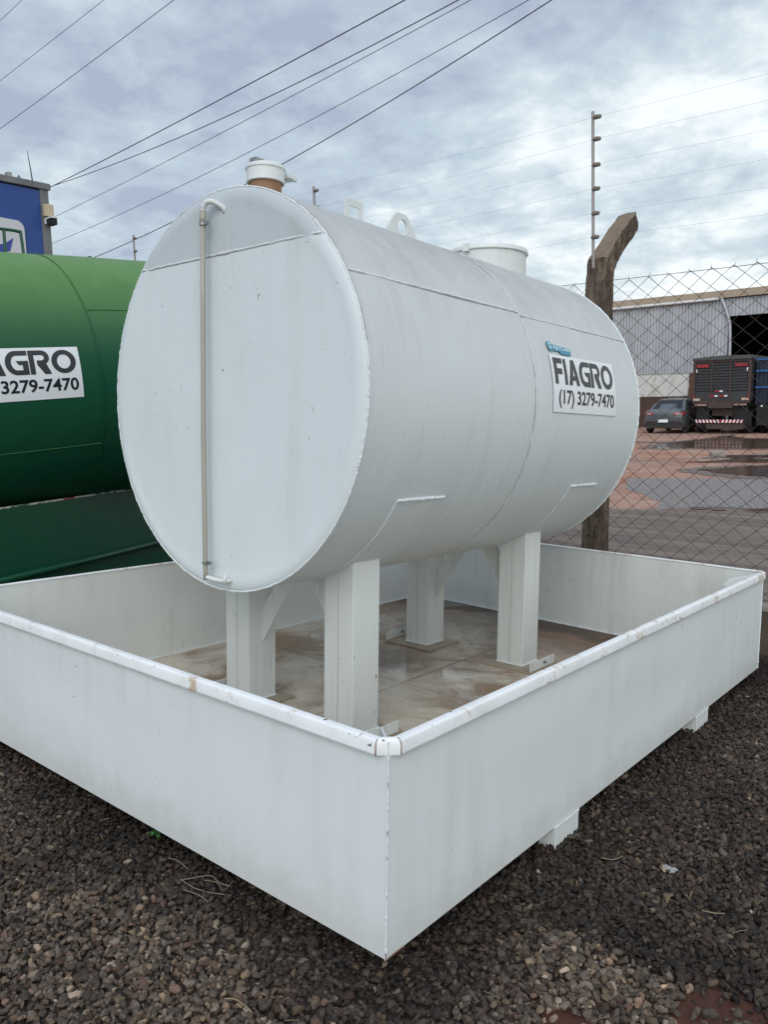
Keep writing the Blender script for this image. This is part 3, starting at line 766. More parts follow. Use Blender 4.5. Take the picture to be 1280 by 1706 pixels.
for y0 in (1.1016, 2.7463):
    for sgn in (-1, 1): leg(TX+sgn*LS, y0, sgn, True)
# cap plates at leg tops (lip)
# sight tube on the near head
st_ = MB(); yy = TY0-.06; TXs = -1.684
st_.tube([(TXs, yy, 2.60), (TXs-.001, yy-.004, 2.2), (TXs-.002, yy-.006, 1.6), (TXs-.004, yy, .96), (TXs-.006, yy+.006, .912)], .0125, 14)
sight = st_.obj('sight_tube', M['tube'], tank, smooth=True)
e = MB(); e.tube(smooth_path([(TXs, yy, 2.62), (TXs+.002, yy, 2.645), (TXs+.025, yy+.006, 2.668), (TXs+.06, yy+.02, 2.664), (TXs+.088, TY0-.012, 2.64), (TXs+.092, TY0-.005, 2.622)], 5), .0125, 12); e.obj('elbow', M['leg_paint'], sight, smooth=True)
e = MB(); e.tube([(TXs, yy, 2.565), (TXs, yy, 2.632)], .0165, 14); e.obj('hose_end', M['tube'], sight, smooth=True)
for z in (2.572, .995):
    e = MB(); e.tube([(TXs, yy, z-.006), (TXs, yy, z+.006)], .0178, 14); e.box((TXs+.015, yy-.010, z-.007), (TXs+.036, yy+.006, z+.009)); e.obj('hose_clamp', M['steel'], sight)
e = MB(); e.tube(smooth_path([(TXs-.004, yy+.004, .925), (TXs+.06, yy+.01, .918), (TXs+.125, TY0-.045, .918)], 4), .011, 10); e.tube([(TXs+.13, TY0-.05, .908), (TXs+.13, TY0-.05, .952)], .009, 8)
e.tube([(TXs+.125, TY0-.045, .918), (TXs+.13, TY0-.01, .918)], .011, 10); e.obj('drain_tap', M['plastic_white'], sight, smooth=True)
# filler pipe with cap
f_ = MB(); f_.lathe([(.077, -.10), (.077, .12), (.080, .122)], (TX, .975, TZ+TRZ), 'z', 36); fp = f_.obj('filler_pipe', M['brown_pipe'], tank, smooth=True)
f_ = MB(); f_.lathe([(.083, .092), (.092, .094), (.092, .150), (.097, .153), (.097, .162), (.085, .174), (.03, .182), (0, .183)], (TX, .975, TZ+TRZ), 'z', 36); cp = f_.obj('filler_cap', M['plastic_white'], fp, auto=.6)
f_ = MB(); f_.prism([(TX+.02, 1.06, TZ+TRZ+.157), (TX+.07, 1.07, TZ+TRZ+.151), (TX+.06, 1.13, TZ+TRZ+.145), (TX-.02, 1.075, TZ+TRZ+.149)], (0, 0, -.018)); f_.tube([(TX+.01, 1.05, TZ+TRZ+.115), (TX+.03, 1.115, TZ+TRZ+.140)], .010, 8)
f_.obj('cap_latch', M['plastic_white'], cp)
f_ = MB(); f_.box((TX-.025, .895, TZ+TRZ+.160), (TX+.02, .945, TZ+TRZ+.195)); f_.prism([(TX-.02, .94, TZ+TRZ+.175), (TX-.02, .94, TZ+TRZ+.195), (TX-.02, 1.0, TZ+TRZ+.182)], (.035, 0, 0)); f_.obj('cap_hinge', M['steel'], cp)
f_ = MB(); f_.lathe([(.03, -.02), (.03, .012), (.018, .016), (0, .016)], (TX-.09, .80, TZ+TRZ-.008), 'z', 16); f_.obj('vent_plug', M['plastic_white'], tank, auto=.6)
# rectangular handle bracket
h_ = MB(); zt0 = TZ+TRZ
for a, b in (((TX-.004, 1.540, zt0-.03), (TX+.004, 1.573, zt0+.165)), ((TX-.004, 1.647, zt0-.03), (TX+.004, 1.681, zt0+.165)), ((TX-.004, 1.573, zt0+.128), (TX+.004, 1.647, zt0+.165))): h_.box(a, b)
h_.obj('handle_bracket', M['leg_paint'], tank, bevel=.001)
# lifting lug with round eye
lug = MB(); outl = [(1.89, -.03), (2.16, -.03), (2.16, .078), (2.085, .165), (2.055, .182), (1.985, .182), (1.962, .170), (1.89, .085)]
cy0, cz0, rr_ = 2.03, .105, .045; nh = 20
hole = [(cy0+rr_*math.cos(2*PI*k/nh), cz0+rr_*math.sin(2*PI*k/nh)) for k in range(nh)]
vs_, fs_ = curve_mesh([outl, hole])
bm = bmesh.new(); bv = [bm.verts.new((TX-.006, a, zt0+b)) for a, b in vs_]
bm.verts.ensure_lookup_table()
for f in fs_:
    try: bm.faces.new([bv[i] for i in f])
    except ValueError: pass
bmesh.ops.remove_doubles(bm, verts=bm.verts, dist=1e-5)
ex = bmesh.ops.extrude_face_region(bm, geom=list(bm.faces)); bmesh.ops.translate(bm, verts=[v for v in ex['geom'] if isinstance(v, bmesh.types.BMVert)], vec=(.014, 0, 0))
bmesh.ops.recalc_face_normals(bm, faces=bm.faces); me = bpy.data.meshes.new('lifting_lug'); bm.to_mesh(me); bm.free()
link('lifting_lug', me, M['leg_paint'], tank)
# manhole neck and lid
mh = MB(); RM = .252; mc = (TX, 2.976, zt0)
mh.lathe([(RM, -.20), (RM, .115), (RM+.002, .125)], mc, 'z', 64); mho = mh.obj('manhole_neck', M['leg_paint'], tank, smooth=True)
mh = MB(); mh.lathe([(RM+.001, .110), (RM+.011, .109), (RM+.014, .113), (RM+.014, .133), (RM+.010, .139), (RM-.02, .141), (.12, .145), (0, .146)], mc, 'z', 64); mh.obj('manhole_lid', M['plastic_white'], mho, auto=.6)
mh = MB(); mh.box((TX-.02, 2.690, zt0+.095), (TX+.02, 2.712, zt0+.142)); mh.obj('lid_hinge', M['plastic_white'], mho)

# ------------------------------------------------------------------ printed stickers, shared layout in 0..1 units
LET = brand_letters(); NUM = text_mesh('(17) 3279-7470', .024)
def sticker(parent, fn, lab):
    """fn(u, v, lift) -> point; u along the tank, v upward"""
    n, m = 24, 10; vs = [fn(i/n, j/m, .0015) for j in range(m+1) for i in range(n+1)]
    mb = MB(); mb.add(vs, [(j*(n+1)+i, j*(n+1)+i+1, (j+1)*(n+1)+i+1, (j+1)*(n+1)+i) for j in range(m) for i in range(n)])
    st = mb.obj('phone_sticker', M['label_white'], parent, smooth=True)
    st['label'] = lab
    wrapped('lettering', fit_to(LET, .035, .485, .965, .945), lambda u, v: fn(u, v, .0030), M['ink'], st, 3)
    wrapped('phone_number', fit_to(NUM, .075, .075, .965, .395), lambda u, v: fn(u, v, .0030), M['ink_black'], st, 2)
    return st
def fw(u, v, lift):
    y = 2.249+u*(3.066-2.249); th = -.0425+v*(.300+.0425)+.008*u*v
    return cyl(y, th, lift+.0035)
sticker(tank, fw, 'white sticker with bold dark lettering over a phone number')
def fl_(u, v, lift):
    y = 2.243+u*.275; th = .312+v*.066-u*.004; return cyl(y, th, lift+.0035)
bk = [(0.02, .55), (.02, .9), (.10, 1.05), (.19, .98), (.24, .80), (.96, .72), (1.0, .60), (1.0, .02), (.55, .0), (.50, .22), (.22, .22), (.14, .08), (.06, .2)]
ls_ = wrapped('dealer_sticker', curve_mesh([bk]), lambda u, v: fl_(u, v, .0045), M['teal'], tank, 3)
ls_['label'] = 'small blue sticker with white lettering above the phone sticker'
wrapped('lettering', fit_to(text_mesh('AgroCosta', .03), .235, .24, .95, .80), lambda u, v: fl_(u, v, .0062), M['pale_cyan'], ls_, 2)
wrapped('emblem', curve_mesh([arc(.12, .62, .075, .30, 0, 345, 20), arc(.12, .62, .045, .17, 0, 345, 16)]), lambda u, v: fl_(u, v, .0062), M['pale_cyan'], ls_, 1)
wrapped('emblem', curve_mesh([arc(.12, .55, .04, .11, 0, 180, 10)]), lambda u, v: fl_(u, v, .0066), M['leaf_green'], ls_, 0)

# ------------------------------------------------------------------ green tank
gt = thing('green_tank', 'dark green cylindrical steel tank with faded top, left of the white tank', 'tank', (-4.482, 1.323, 0))
GL = Vector((-4.482, 1.323, 0))
ga = Vector((math.sin(.055)*math.cos(.058), math.cos(.055)*math.cos(.058), math.sin(.058)))
gZ = (Vector((0, 0, 1))-ga*ga.z).normalized(); gX = ga.cross(gZ).normalized(); GR = .923
gC = Vector((0, 0, 1.809))
def gcyl(s, th, off=0.0): return gC+ga*s+(gX*math.cos(th)+gZ*math.sin(th))*(GR+off)
def gobj(mb, name, mat, parent=gt, **k): return mb.obj(name, mat, parent, **k)
mb = MB(); vs = []; GS0, GS1 = -1.36, 1.38; ny = 40
for j in range(ny+1):
    s_ = GS0+(GS1-GS0)*j/ny
    for i in range(nt_):
        th = 2*PI*i/nt_; o_ = .004*noise.noise(Vector((math.cos(th)*2, s_*2, math.sin(th)*2+9)))*min(1, (s_-GS0)/.1, (GS1-s_)/.1)-.004*math.exp(-(s_/.03)**2)
        vs.append(gcyl(s_, th, o_))
mb.add(vs, [(j*nt_+i, j*nt_+(i+1) % nt_, (j+1)*nt_+(i+1) % nt_, (j+1)*nt_+i) for j in range(ny) for i in range(nt_)])
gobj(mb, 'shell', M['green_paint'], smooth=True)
for s_, sg in ((GS0, -1), (GS1, 1)):
    mb = MB(); prof = [(1, 0), (.985, .014), (.95, .022), (.7, .024), (.1, .018)]
    vs = [gC+ga*(s_+sg*h)+(gX*math.cos(2*PI*i/nt_)+gZ*math.sin(2*PI*i/nt_))*GR*k for k, h in prof for i in range(nt_)]
    mb.add(vs, [(j*nt_+i, j*nt_+(i+1) % nt_, (j+1)*nt_+(i+1) % nt_, (j+1)*nt_+i) for j in range(4) for i in range(nt_)]+[tuple(4*nt_+i for i in range(nt_))])
    gobj(mb, 'head', M['green_paint'], smooth=True)
gw = MB()
bead(gw, [gcyl(0, math.radians(-85+175*k/60), .001) for k in range(61)], .0040)
bead(gw, [gcyl(.01+1.36*k/20, .516, .001) for k in range(21)], .0030)
bead(gw, [gcyl(-1.36+1.36*k/20, -.512, .001) for k in range(21)], .0035)
gobj(gw, 'weld_seam', M['green_paint'])
def gsk(u, v, lift):
    s_ = -.965+u*.82; th = -.133+v*.357+(.045-.045*u)*0; return gcyl(s_-(.012*(1-v))*0, th-.0*(u), lift+.003)
sticker(gt, gsk, 'white sticker with dark lettering over a phone number, cut by the left edge of the photo')
# skirt panel under the tank, turned a little from the axis
pd = Vector((-.301, 1.186, 0)).normalized(); p0 = Vector((-3.911, .67, 0))-GL-pd*1.6; p1 = p0+pd*4.4
pn = Vector((pd.y, -pd.x, 0))
mb = MB(); mb.prism([p0+Vector((0, 0, -.25)), p1+Vector((0, 0, -.33)), p1+Vector((0, 0, .950)), p0+Vector((0, 0, .950))], -pn*.006)
mb.prism([p0-pn*.95+Vector((0, 0, -.25)), p1-pn*.95+Vector((0, 0, -.33)), p1-pn*.95+Vector((0, 0, .89)), p0-pn*.95+Vector((0, 0, .89))], -pn*.006)
mb.prism([p0+Vector((0, 0, -.25)), p0-pn*.95+Vector((0, 0, -.25)), p0-pn*.95+Vector((0, 0, .89)), p0+Vector((0, 0, .93))], pd*.006)
skirt = gobj(mb, 'skirt_panel', M['green_tube'])
mb = MB(); mb.tube([p0+pn*.03+Vector((0, 0, .478)), p1+pn*.03+Vector((0, 0, .478))], .026, 12); gobj(mb, 'rail', M['green_tube'], skirt, smooth=True)
mb = MB(); L_ = (p1-p0).length
mb.prism([p0+pn*.002+Vector((0, 0, .946)), p1+pn*.002+Vector((0, 0, .946)), p1+pn*.002+Vector((0, 0, .958)), p0+pn*.002+Vector((0, 0, .958))], -pn*.02)
def edge_mat():
    g = NG('worn_edge'); n = g.noise(14, 4, .6, sc=(1, 1, 3)); 
    c = g.mix(g.step(n, .47, .56), (.55, .57, .50), (.02, .10, .05)); c = g.mix(g.step(g.noise(7, 3, .5, off=(4, 0, 0)), .62, .68), c, (.33, .05, .04))
    return g.fin(c, .6)
gobj(mb, 'worn_top_edge', edge_mat(), skirt)
# top handle
zt_ = lambda s_: gcyl(s_, PI/2)
mb = MB(); a = Vector((-4.45, 1.105, 2.66))-GL; b = Vector((-4.45, 1.232, 2.66))-GL
mb.tube(smooth_path([a, a+Vector((0, .0, .20)), a+Vector((0, .008, .222)), b+Vector((0, -.018, .222)), b+Vector((0, -.004, .205)), b+Vector((0, .008, .0))], 3), .0115, 8)
mb.tube([a+Vector((.0, -.16, .222)), a+Vector((0, .01, .222))], .011, 8)
gobj(mb, 'top_handle', M['green_tube'], smooth=True)
mb = MB(); mb.lathe([(.016, -.03), (.016, .018), (0, .02)], zt_(.50), 'z', 12); gobj(mb, 'vent_plug', M['green_paint'])

# ------------------------------------------------------------------ chain-link fence with concrete posts and electric wires
FY = 4.45; FTOP = 2.515
fence = thing('chain_link_fence', 'rusty chain link fence on weathered concrete posts, electric wires on tall rods above', 'fence', (-1.5, FY, -.14))
F0 = Vector((1.5, -FY, .14))
def fobj(mb, name, mat, parent=None, **k):
    mb.v = [tuple(Vector(v)+F0) for v in mb.v]
    return mb.obj(name, mat, parent or fence, **k)
wire_m = simple('rusty_wire', (.055, .042, .036), .7, var=.4, scale=4)
dx, dz = .0775, .0655; xL, xR = -11.4, 1.9
nm = MB(); npk = int((xR-xL)/(2*dx)); nz_ = int((FTOP-.04)/dz)
for c in range(npk):
    for ph in (0, 1):
        x0 = xL+2*dx*c+(0 if ph == 0 else dx*2)
        pts = []
        for k in range(nz_+1):
            side = (k % 2)
            xo = x0+(dx*side if ph == 0 else -dx*side)
            z = FTOP-k*dz
            jx = .005*noise.noise(Vector((c*.7, k*.4, 0))); jz = .006*noise.noise(Vector((c*.5, k*.6, 5)))
            jy = .012*noise.noise(Vector((xo*.8, z*.8, 2)))
            pts.append((xo+jx, FY-.06+jy+.0022*(1 if (k+ph) % 2 else -1), z+jz-.008*math.sin(c*.6)))
        nm.tube(pts, .0028, 4, cap=False)
    xk = xL+2*dx*c
    nm.tube([(xk, FY-.06, FTOP-.004), (xk+random.uniform(-.02, .02), FY-.06, FTOP+random.uniform(.012, .036))], .0016, 4)
fobj(nm, 'wire_mesh', wire_m)
for z in (FTOP-.002, 1.25, .12):
    nm = MB(); nm.tube([(xL+.5*k, FY-.062, z-.006*math.sin(k*.9)) for k in range(27)], .0022, 5); fobj(nm, 'tension_wire', wire_m)
def post_mat():
    g = NG('weathered_concrete')
    n = g.noise(1, 6, .7, sc=(16, 16, 3)); n2 = g.noise(24, 6, .75)
    c = g.ramp(n, [(.32, (.060, .044, .034)), (.72, (.30, .23, .17)), (.5, (.15, .112, .084))])
    c = g.mix(g.math('MULTIPLY', g.step(n2, .45, .7), .6), c, (.028, .022, .019))
    c = g.mix(g.math('MULTIPLY', g.step(g.noise(3, 4, .6, off=(2, 2, 2)), .56, .7), .55), c, (.22, .17, .12))
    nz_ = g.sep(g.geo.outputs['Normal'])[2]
    c = g.mix(g.math('MULTIPLY', g.step(nz_, .1, .6), .45), g.mix(.15, c, (.02, .015, .012)), (.40, .31, .23))  # sky light painted into the concrete: upward faces lighter, the rest darker
    return g.fin(c, .92, 0, g.bump(g.math('ADD', n, g.math('MULTIPLY', n2, .6)), .9, .02), .15)
PM = post_mat(); rodm = simple('painted_rod', (.32, .28, .26), .5, .3)
insm = simple('insulator', (.20, .17, .14), .5)
ROD = [3.742, 3.581, 3.392, 3.215, 3.032, 2.853]
postx = [-11.2, -7.72, -4.47, -1.44, 1.80]
for pi_, px in enumerate(postx):
    # bent post: square section, arm leans toward +x and outward over the yard
    bm = bmesh.new(); w = .083
    path = [(-.3, 0, 0, 0), (1.0, 0, 0, 0), (2.0, 0, 0, 0), (2.52, 0, 0, 0), (2.66, 0, .02, .45), (2.78, .005, .15, .85), (2.93, .012, .33, .88), (3.05, .02, .50, .88), (3.10, .02, .56, .88)]
    rows = []
    for k, (z, ox, oy, ang) in enumerate(path):
        row = []; tip = k == len(path)-1
        ww = w*(1 if k < 5 else .88)*(.72 if tip else 1)
        for sx, sy in ((-1, -.92), (-.9, -1.02), (0, -1.02), (.9, -1.02), (1, -.92), (1.02, 0), (1, 1), (0, 1.02), (-1, 1), (-1.02, 0)):
            jx = .007*noise.noise(Vector((z*3+pi_*3, sx*2, sy*2))); jy = .007*noise.noise(Vector((z*3, sx*2+5, sy*2)))
            row.append(bm.verts.new((px+ox+ww*sx+jx, FY+oy+ww*sy*math.cos(ang)+jy, z-ww*sy*math.sin(ang))))
        rows.append(row)
    m = len(rows[0])
    for a, b in zip(rows[:-1], rows[1:]):
        for j in range(m): bm.faces.new((a[j], a[(j+1) % m], b[(j+1) % m], b[j]))
    bm.faces.new(rows[0][::-1]); bm.faces.new(rows[-1])
    bmesh.ops.subdivide_edges(bm, edges=list(bm.edges), cuts=4, use_grid_fill=True)
    for v in bm.verts:
        nn_ = noise.noise_vector(v.co*12)*.008+noise.noise_vector(v.co*42)*.005; v.co += nn_
        v.co += F0
    me = bpy.data.meshes.new('concrete_post'); bmesh.ops.recalc_face_normals(bm, faces=bm.faces); bm.to_mesh(me); bm.free()
    po = link('concrete_post', me, PM, fence)
    rx = px-.015; r_ = MB(); r_.tube([(rx+.014, FY-.115, 2.62), (rx-.01, FY-.115, 3.79)], .0125, 8)
    ro = fobj(r_, 'wire_rod', rodm, po)
    for z in ROD:
        r_ = MB(); r_.tube([(rx, FY-.115, z), (rx+.022, FY-.125, z), (rx+.060, FY-.130, z-.006)], [.014, .019, .015], 8); fobj(r_, 'insulator', insm, ro)
thin = simple('fence_wire', (.32, .32, .34), .4, .5)
for k, z in enumerate(ROD):
    w_ = MB()
    pts = []
    xr = [p+.03 for p in postx]
    for a, b in zip(xr[:-1], xr[1:]):
        sag = .05 if k else .03
        for j in range(8):
            t = j/8; pts.append((a+(b-a)*t, FY-.13, z-sag*4*t*(1-t)*.5+(-.03*t if k > 2 and a > -2 else 0)))
    pts.append((xr[-1], FY-.13, z)); w_.tube(pts, .00062, 4, cap=False); fobj(w_, 'electric_wire', thin)
kb = MB(); kb.box((-11.6, FY-.018, -.50), (2.6, FY+.09, .015)); fobj(kb, 'foundation', simple('stained_concrete', (.12, .088, .066), .9, var=.4, scale=5, bump=.6))
kb = MB(); kb.box((-11.6, FY-.03, .017), (2.6, FY+.10, .058)); 
kerb_m = simple('concrete_beam', (.30, .27, .23), .9, var=.35, scale=4, bump=.6)
fobj(kb, 'base_beam', kerb_m, bevel=.01)

# ------------------------------------------------------------------ overhead power lines (each strung in its own vertical plane)
def wray(px, py):
    R, U, F = cam_basis(.6958, -.139, -.02)
    return F+R*((px-640)/1304)-U*((py-853)/1304)
LINES = [  # (distance plane y, z along x) solved from the line's sag; x, z pairs
 (8.3, [(79, 314), (360, 169), (480, 106), (674, 0)], .011, 'thick dark overhead power line, topmost of the bundle reaching the blue building'),
 (8.9, [(94, 307.5), (255, 247.5), (480, 145.5), (764, 0)], .010, 'dark overhead power line, second from the top of the bundle at the blue building, sagging'),
 (9.2, [(85, 364), (254, 280), (480, 164), (784, 0)], .007, 'thin overhead power line, third from the top of the bundle near the blue building'),
 (9.6, [(88, 405), (361.6, 280), (480, 220), (881, 0)], .007, 'thin overhead power line, fourth from the top of the bundle near the blue building'),
 (9.0, [(163, 426), (291, 369), (463, 277), (674, 153.5), (920, 0)], .010, 'dark overhead power line, lowest of them all, passing just behind the filler cap'),
 (7.6, [(0, 214), (127.5, 121), (289, 0)], .0075, 'overhead power line in the upper left sky, longest of the three there'),
 (7.6, [(0, 134), (79, 73), (172.5, 0)], .0065, 'overhead power line in the upper left sky, middle one of the three there'),
 (7.6, [(0, 34), (36, 0)], .0065, 'short stretch of overhead power line cutting the top left corner of the sky')]
cable = simple('cable', (.030, .030, .035), .6)
for Y_, pts, r_, lab in LINES:
    q = []
    for p in pts:
        d = wray(*p); t = (Y_-CAMP.y)/d.y; w_ = CAMP+d*t; q.append((w_.x, w_.z))
    q.sort(); xsq = [a for a, b in q]; zsq = [b for a, b in q]
    deg = 2 if len(q) > 2 else 1
    co = np.polyfit(xsq, zsq, deg)
    x0, x1 = min(xsq), max(xsq)
    P = []
    for x in np.linspace(x0-14, x1+9, 60):
        xc = min(max(x, x0), x1); z = np.polyval(co, xc)+np.polyval(np.polyder(co), xc)*(x-xc)*(.9)
        P.append((x, Y_, z))
    mid = Vector(P[30]); mb = MB(); mb.tube([Vector(p)-mid for p in P], r_*.78, 6)
    o = mb.obj('power_line', cable); o.location = mid
    tag(o, lab, 'power line', 'overhead power lines')

# ------------------------------------------------------------------ blue building
bb = thing('blue_building', 'tall blue painted building with grey concrete corner pillar and white sign', 'building', (-14, 0, 0))
BX = Vector((14, 0, 0))
def bobj(mb, name, mat, parent=bb, **k):
    mb.v = [tuple(Vector(v)+BX) for v in mb.v]; return mb.obj(name, mat, parent, **k)
blue = simple('blue_wall_paint', (.014, .062, .25), .5, var=.08, scale=1.2)
conc = simple('grey_concrete', (.17, .175, .18), .9, var=.45, scale=3, bump=.7)
mb = MB(); mb.box((-24, -6, -.2), (-14, 6.405, 5.84)); bobj(mb, 'wall', blue)
mb = MB(); mb.box((-14.35, 6.407, -.2), (-13.985, 6.58, 5.86)); bobj(mb, 'corner_pillar', conc)
mb = MB(); mb.box((-24.1, -6.1, 5.865), (-13.95, 6.62, 5.985)); bobj(mb, 'roof_slab', conc, bevel=.01)
mb = MB(); sg = [(5.0, 4.0), (6.035, 4.0), (6.035, 5.0)]+[(5.885+.15*math.cos(a), 5.03+.16*math.sin(a)) for a in np.linspace(0, PI/2, 8)]+[(5.0, 5.21)]
mb.prism([(-13.998, y, z) for y, z in sg], (.03, 0, 0)); sgn_ = bobj(mb, 'sign_panel', simple('sign_white', (.55, .57, .60), .5, var=.05))
mb = MB(); mb.prism([(-13.966, 5.2, 4.45), (-13.966, 5.72, 4.60), (-13.966, 5.80, 4.85), (-13.966, 5.62, 4.72), (-13.966, 5.2, 4.62)], (.004, 0, 0)); bobj(mb, 'sign_swoosh', simple('sign_blue', (.03, .06, .30), .5), sgn_)
mb = MB(); mb.prism([(-13.966, 5.2, 4.25), (-13.966, 5.66, 4.46), (-13.966, 5.72, 4.54), (-13.966, 5.2, 4.40)], (.004, 0, 0)); bobj(mb, 'sign_swoosh', simple('sign_orange', (.45, .12, .05), .5), sgn_)
mb = MB(); mb.box((-13.96, 6.42, 5.34), (-13.85, 6.60, 5.57)); bobj(mb, 'junction_box', simple('beige_plastic', (.52, .44, .30), .5), bevel=.01)
cm = MB(); cm.box((-13.93, 6.47, 5.17), (-13.72, 6.585, 5.285)); cam_o = bobj(cm, 'security_camera', M['black'], bevel=.01)
cm = MB(); cm.box((-13.95, 6.455, 5.290), (-13.70, 6.59, 5.315)); cm.box((-13.95, 6.44, 5.20), (-13.92, 6.468, 5.315)); bobj(cm, 'camera_hood', M['plastic_white'], cam_o)
cm = MB(); cm.tube([(-14.1, 6.34, 5.98), (-14.1, 6.32, 6.2), (-14.1, 6.28, 6.56)], [.014, .012, .006], 6); cm.box((-14.13, 6.25, 5.98), (-14.07, 6.34, 6.01)); bobj(cm, 'antenna', M['black'])
cm = MB(); cm.box((-14.1, 5.80, 5.985), (-13.97, 5.88, 6.06)); bobj(cm, 'roof_clamp', M['steel'])
cm = MB(); cm.tube([(-14, 6.0, 5.99), (-14, 6.02, 6.04), (-14, 6.05, 5.99)], .012, 6); bobj(cm, 'cable_loop', M['black'])

# ------------------------------------------------------------------ warehouse
wh = thing('warehouse', 'long pale corrugated metal warehouse with dark open doorway beyond the fence', 'building', (-14, 40, 0))
WO = Vector((14, -40, 0))
def wobj(mb, name, mat, parent=wh, **k):
    mb.v = [tuple(Vector(v)+WO) for v in mb.v]; return mb.obj(name, mat, parent, **k)
def metal_mat():
    g = NG('corrugated_sheet'); n = g.noise(1, 5, .6, sc=(1.2, 1.2, .35))
    c = g.mix(g.step(n, .35, .7), (.42, .43, .45), (.53, .54, .56))
    c = g.mix(g.math('MULTIPLY', g.step(g.noise(1, 4, .7, sc=(5, 5, .5), off=(3, 0, 0)), .55, .75), .35), c, (.30, .28, .27))
    return g.fin(c, .5, .25, None, .4)
MM = metal_mat()
def corr(x0, x1, z0, z1, y=40.0, p=.165):
    mb = MB(); x = x0; prof = []
    while x < x1:
        prof += [(x, 0), (x+p*.62, 0), (x+p*.70, .045), (x+p*.92, .045)]; x += p
    prof = [(a, b) for a, b in prof if a <= x1]; prof.append((x1, 0)); n = len(prof)
    mb.add([(a, y+b, z0) for a, b in prof]+[(a, y+b, z1) for a, b in prof], [(i, i+1, n+i+1, n+i) for i in range(n-1)])
    return mb
wobj(corr(-24, -10.84, 2.80, 6.36), 'cladding', MM)
wobj(corr(-10.84, 2.5, 5.50, 6.36, 39.995), 'cladding', MM)
wobj(corr(-3.2, 2.5, .0, 5.5, 40.02), 'cladding', MM)
fas = simple('fascia', (.40, .32, .24), .8, var=.2, scale=1.5)
mb = MB(); mb.box((-24.2, 39.80, 6.40), (2.8, 40.3, 6.76)); wobj(mb, 'fascia', fas)
mb = MB(); mb.add([(-24.2, 40.25, 6.74), (2.8, 40.25, 6.74), (2.8, 52, 7.4), (-24.2, 52, 7.4), (2.8, 64, 6.7), (-24.2, 64, 6.7)], [(0, 1, 2, 3), (3, 2, 4, 5)]); wobj(mb, 'roof', fas)
mb = MB(); mb.tube([(-24, 39.82, 6.36), (-11.3, 39.82, 6.37)], .07, 8); wobj(mb, 'gutter', M['plastic_white'])
mb = MB(); mb.tube(smooth_path([(-11.17, 39.82, 6.37), (-11.0, 39.84, 5.95), (-10.78, 39.88, 5.25), (-10.74, 39.9, 4.9), (-10.70, 39.9, 3.6), (-10.70, 39.9, .1)], 5), .07, 8); wobj(mb, 'downpipe', MM, smooth=True)
mw = NG('stained_plaster')
def plaster(name, a, b):
    g = NG(name); n = g.noise(1, 6, .65, sc=(1.5, 1.5, .9), dist=.5)
    return g.fin(g.mix(g.step(n, .48, .72), a, b), .9, 0, g.bump(n, .3, .02), .2)
mb = MB(); mb.box((-24, 40.05, 1.62), (-12.66, 40.25, 2.80)); wobj(mb, 'plaster_wall', plaster('cream_plaster', (.66, .66, .62), (.42, .38, .33)))
mb = MB(); mb.box((-24, 40.02, -.1), (-12.66, 40.25, 1.615)); wobj(mb, 'painted_dado', plaster('brown_dado', (.105, .065, .052), (.07, .045, .038)))
mb = MB()
for k in range(22): mb.box((-12.655+random.uniform(-.04, .03), 39.9, -.1+k*.132), (-10.9, 40.3, -.1+k*.132+.12))
wobj(mb, 'brick_pier', plaster('old_brick', (.15, .085, .06), (.05, .035, .03)))
dk = simple('shed_interior', (.03, .032, .036), .9)
mb = MB(); mb.box((-24, 63.5, -.1), (2.8, 64, 6.9)); mb.box((-24, 40.3, -.1), (-23.8, 63.5, 6.7)); mb.box((2.6, 40.3, -.1), (2.8, 63.5, 6.7)); mb.box((-24, 40.3, .004), (2.8, 63.5, .02)); wobj(mb, 'inner_wall', dk)
mb = corr(-10.9, -5.0, .0, 5.45, 52, .3); wobj(mb, 'inner_partition', simple('dark_sheet', (.02, .022, .03), .6))

# gate post left of the parked car
gp = thing('gate_post', 'dark gate post with pale lamp box on top, against the brown wall', 'post', (-14.75, 37.6, 0))
mb = MB(); mb.box((-.20, -.12, 0), (.12, .12, 2.05)); mb.box((.12, -.05, .1), (.30, .05, 2.0)); mb.obj('pillar', simple('dark_post', (.018, .017, .018), .7), gp, bevel=.02)
mb = MB(); mb.box((-.28, -.14, 2.06), (.12, .14, 2.75)); mb.box((-.22, -.10, 2.75), (.05, .10, 2.95)); mb.obj('lamp_box', plaster('stained_box', (.62, .58, .48), (.42, .34, .24)), gp, bevel=.03)

# ------------------------------------------------------------------ parked sedan
def car_paint():
    g = NG('grey_car_paint'); return g.fin((.135, .152, .155), .28, .6, None, .5, .9)
CP = car_paint(); GLS = simple('car_glass', (.012, .014, .018), .08, var=.02, spec=.6)
car = thing('parked_car', 'grey four door sedan parked by the brown wall, seen from behind through the fence', 'car', (-11.28, 32.7, 0), math.radians(4)); car.scale = (1.04, 1.04, 1.04)
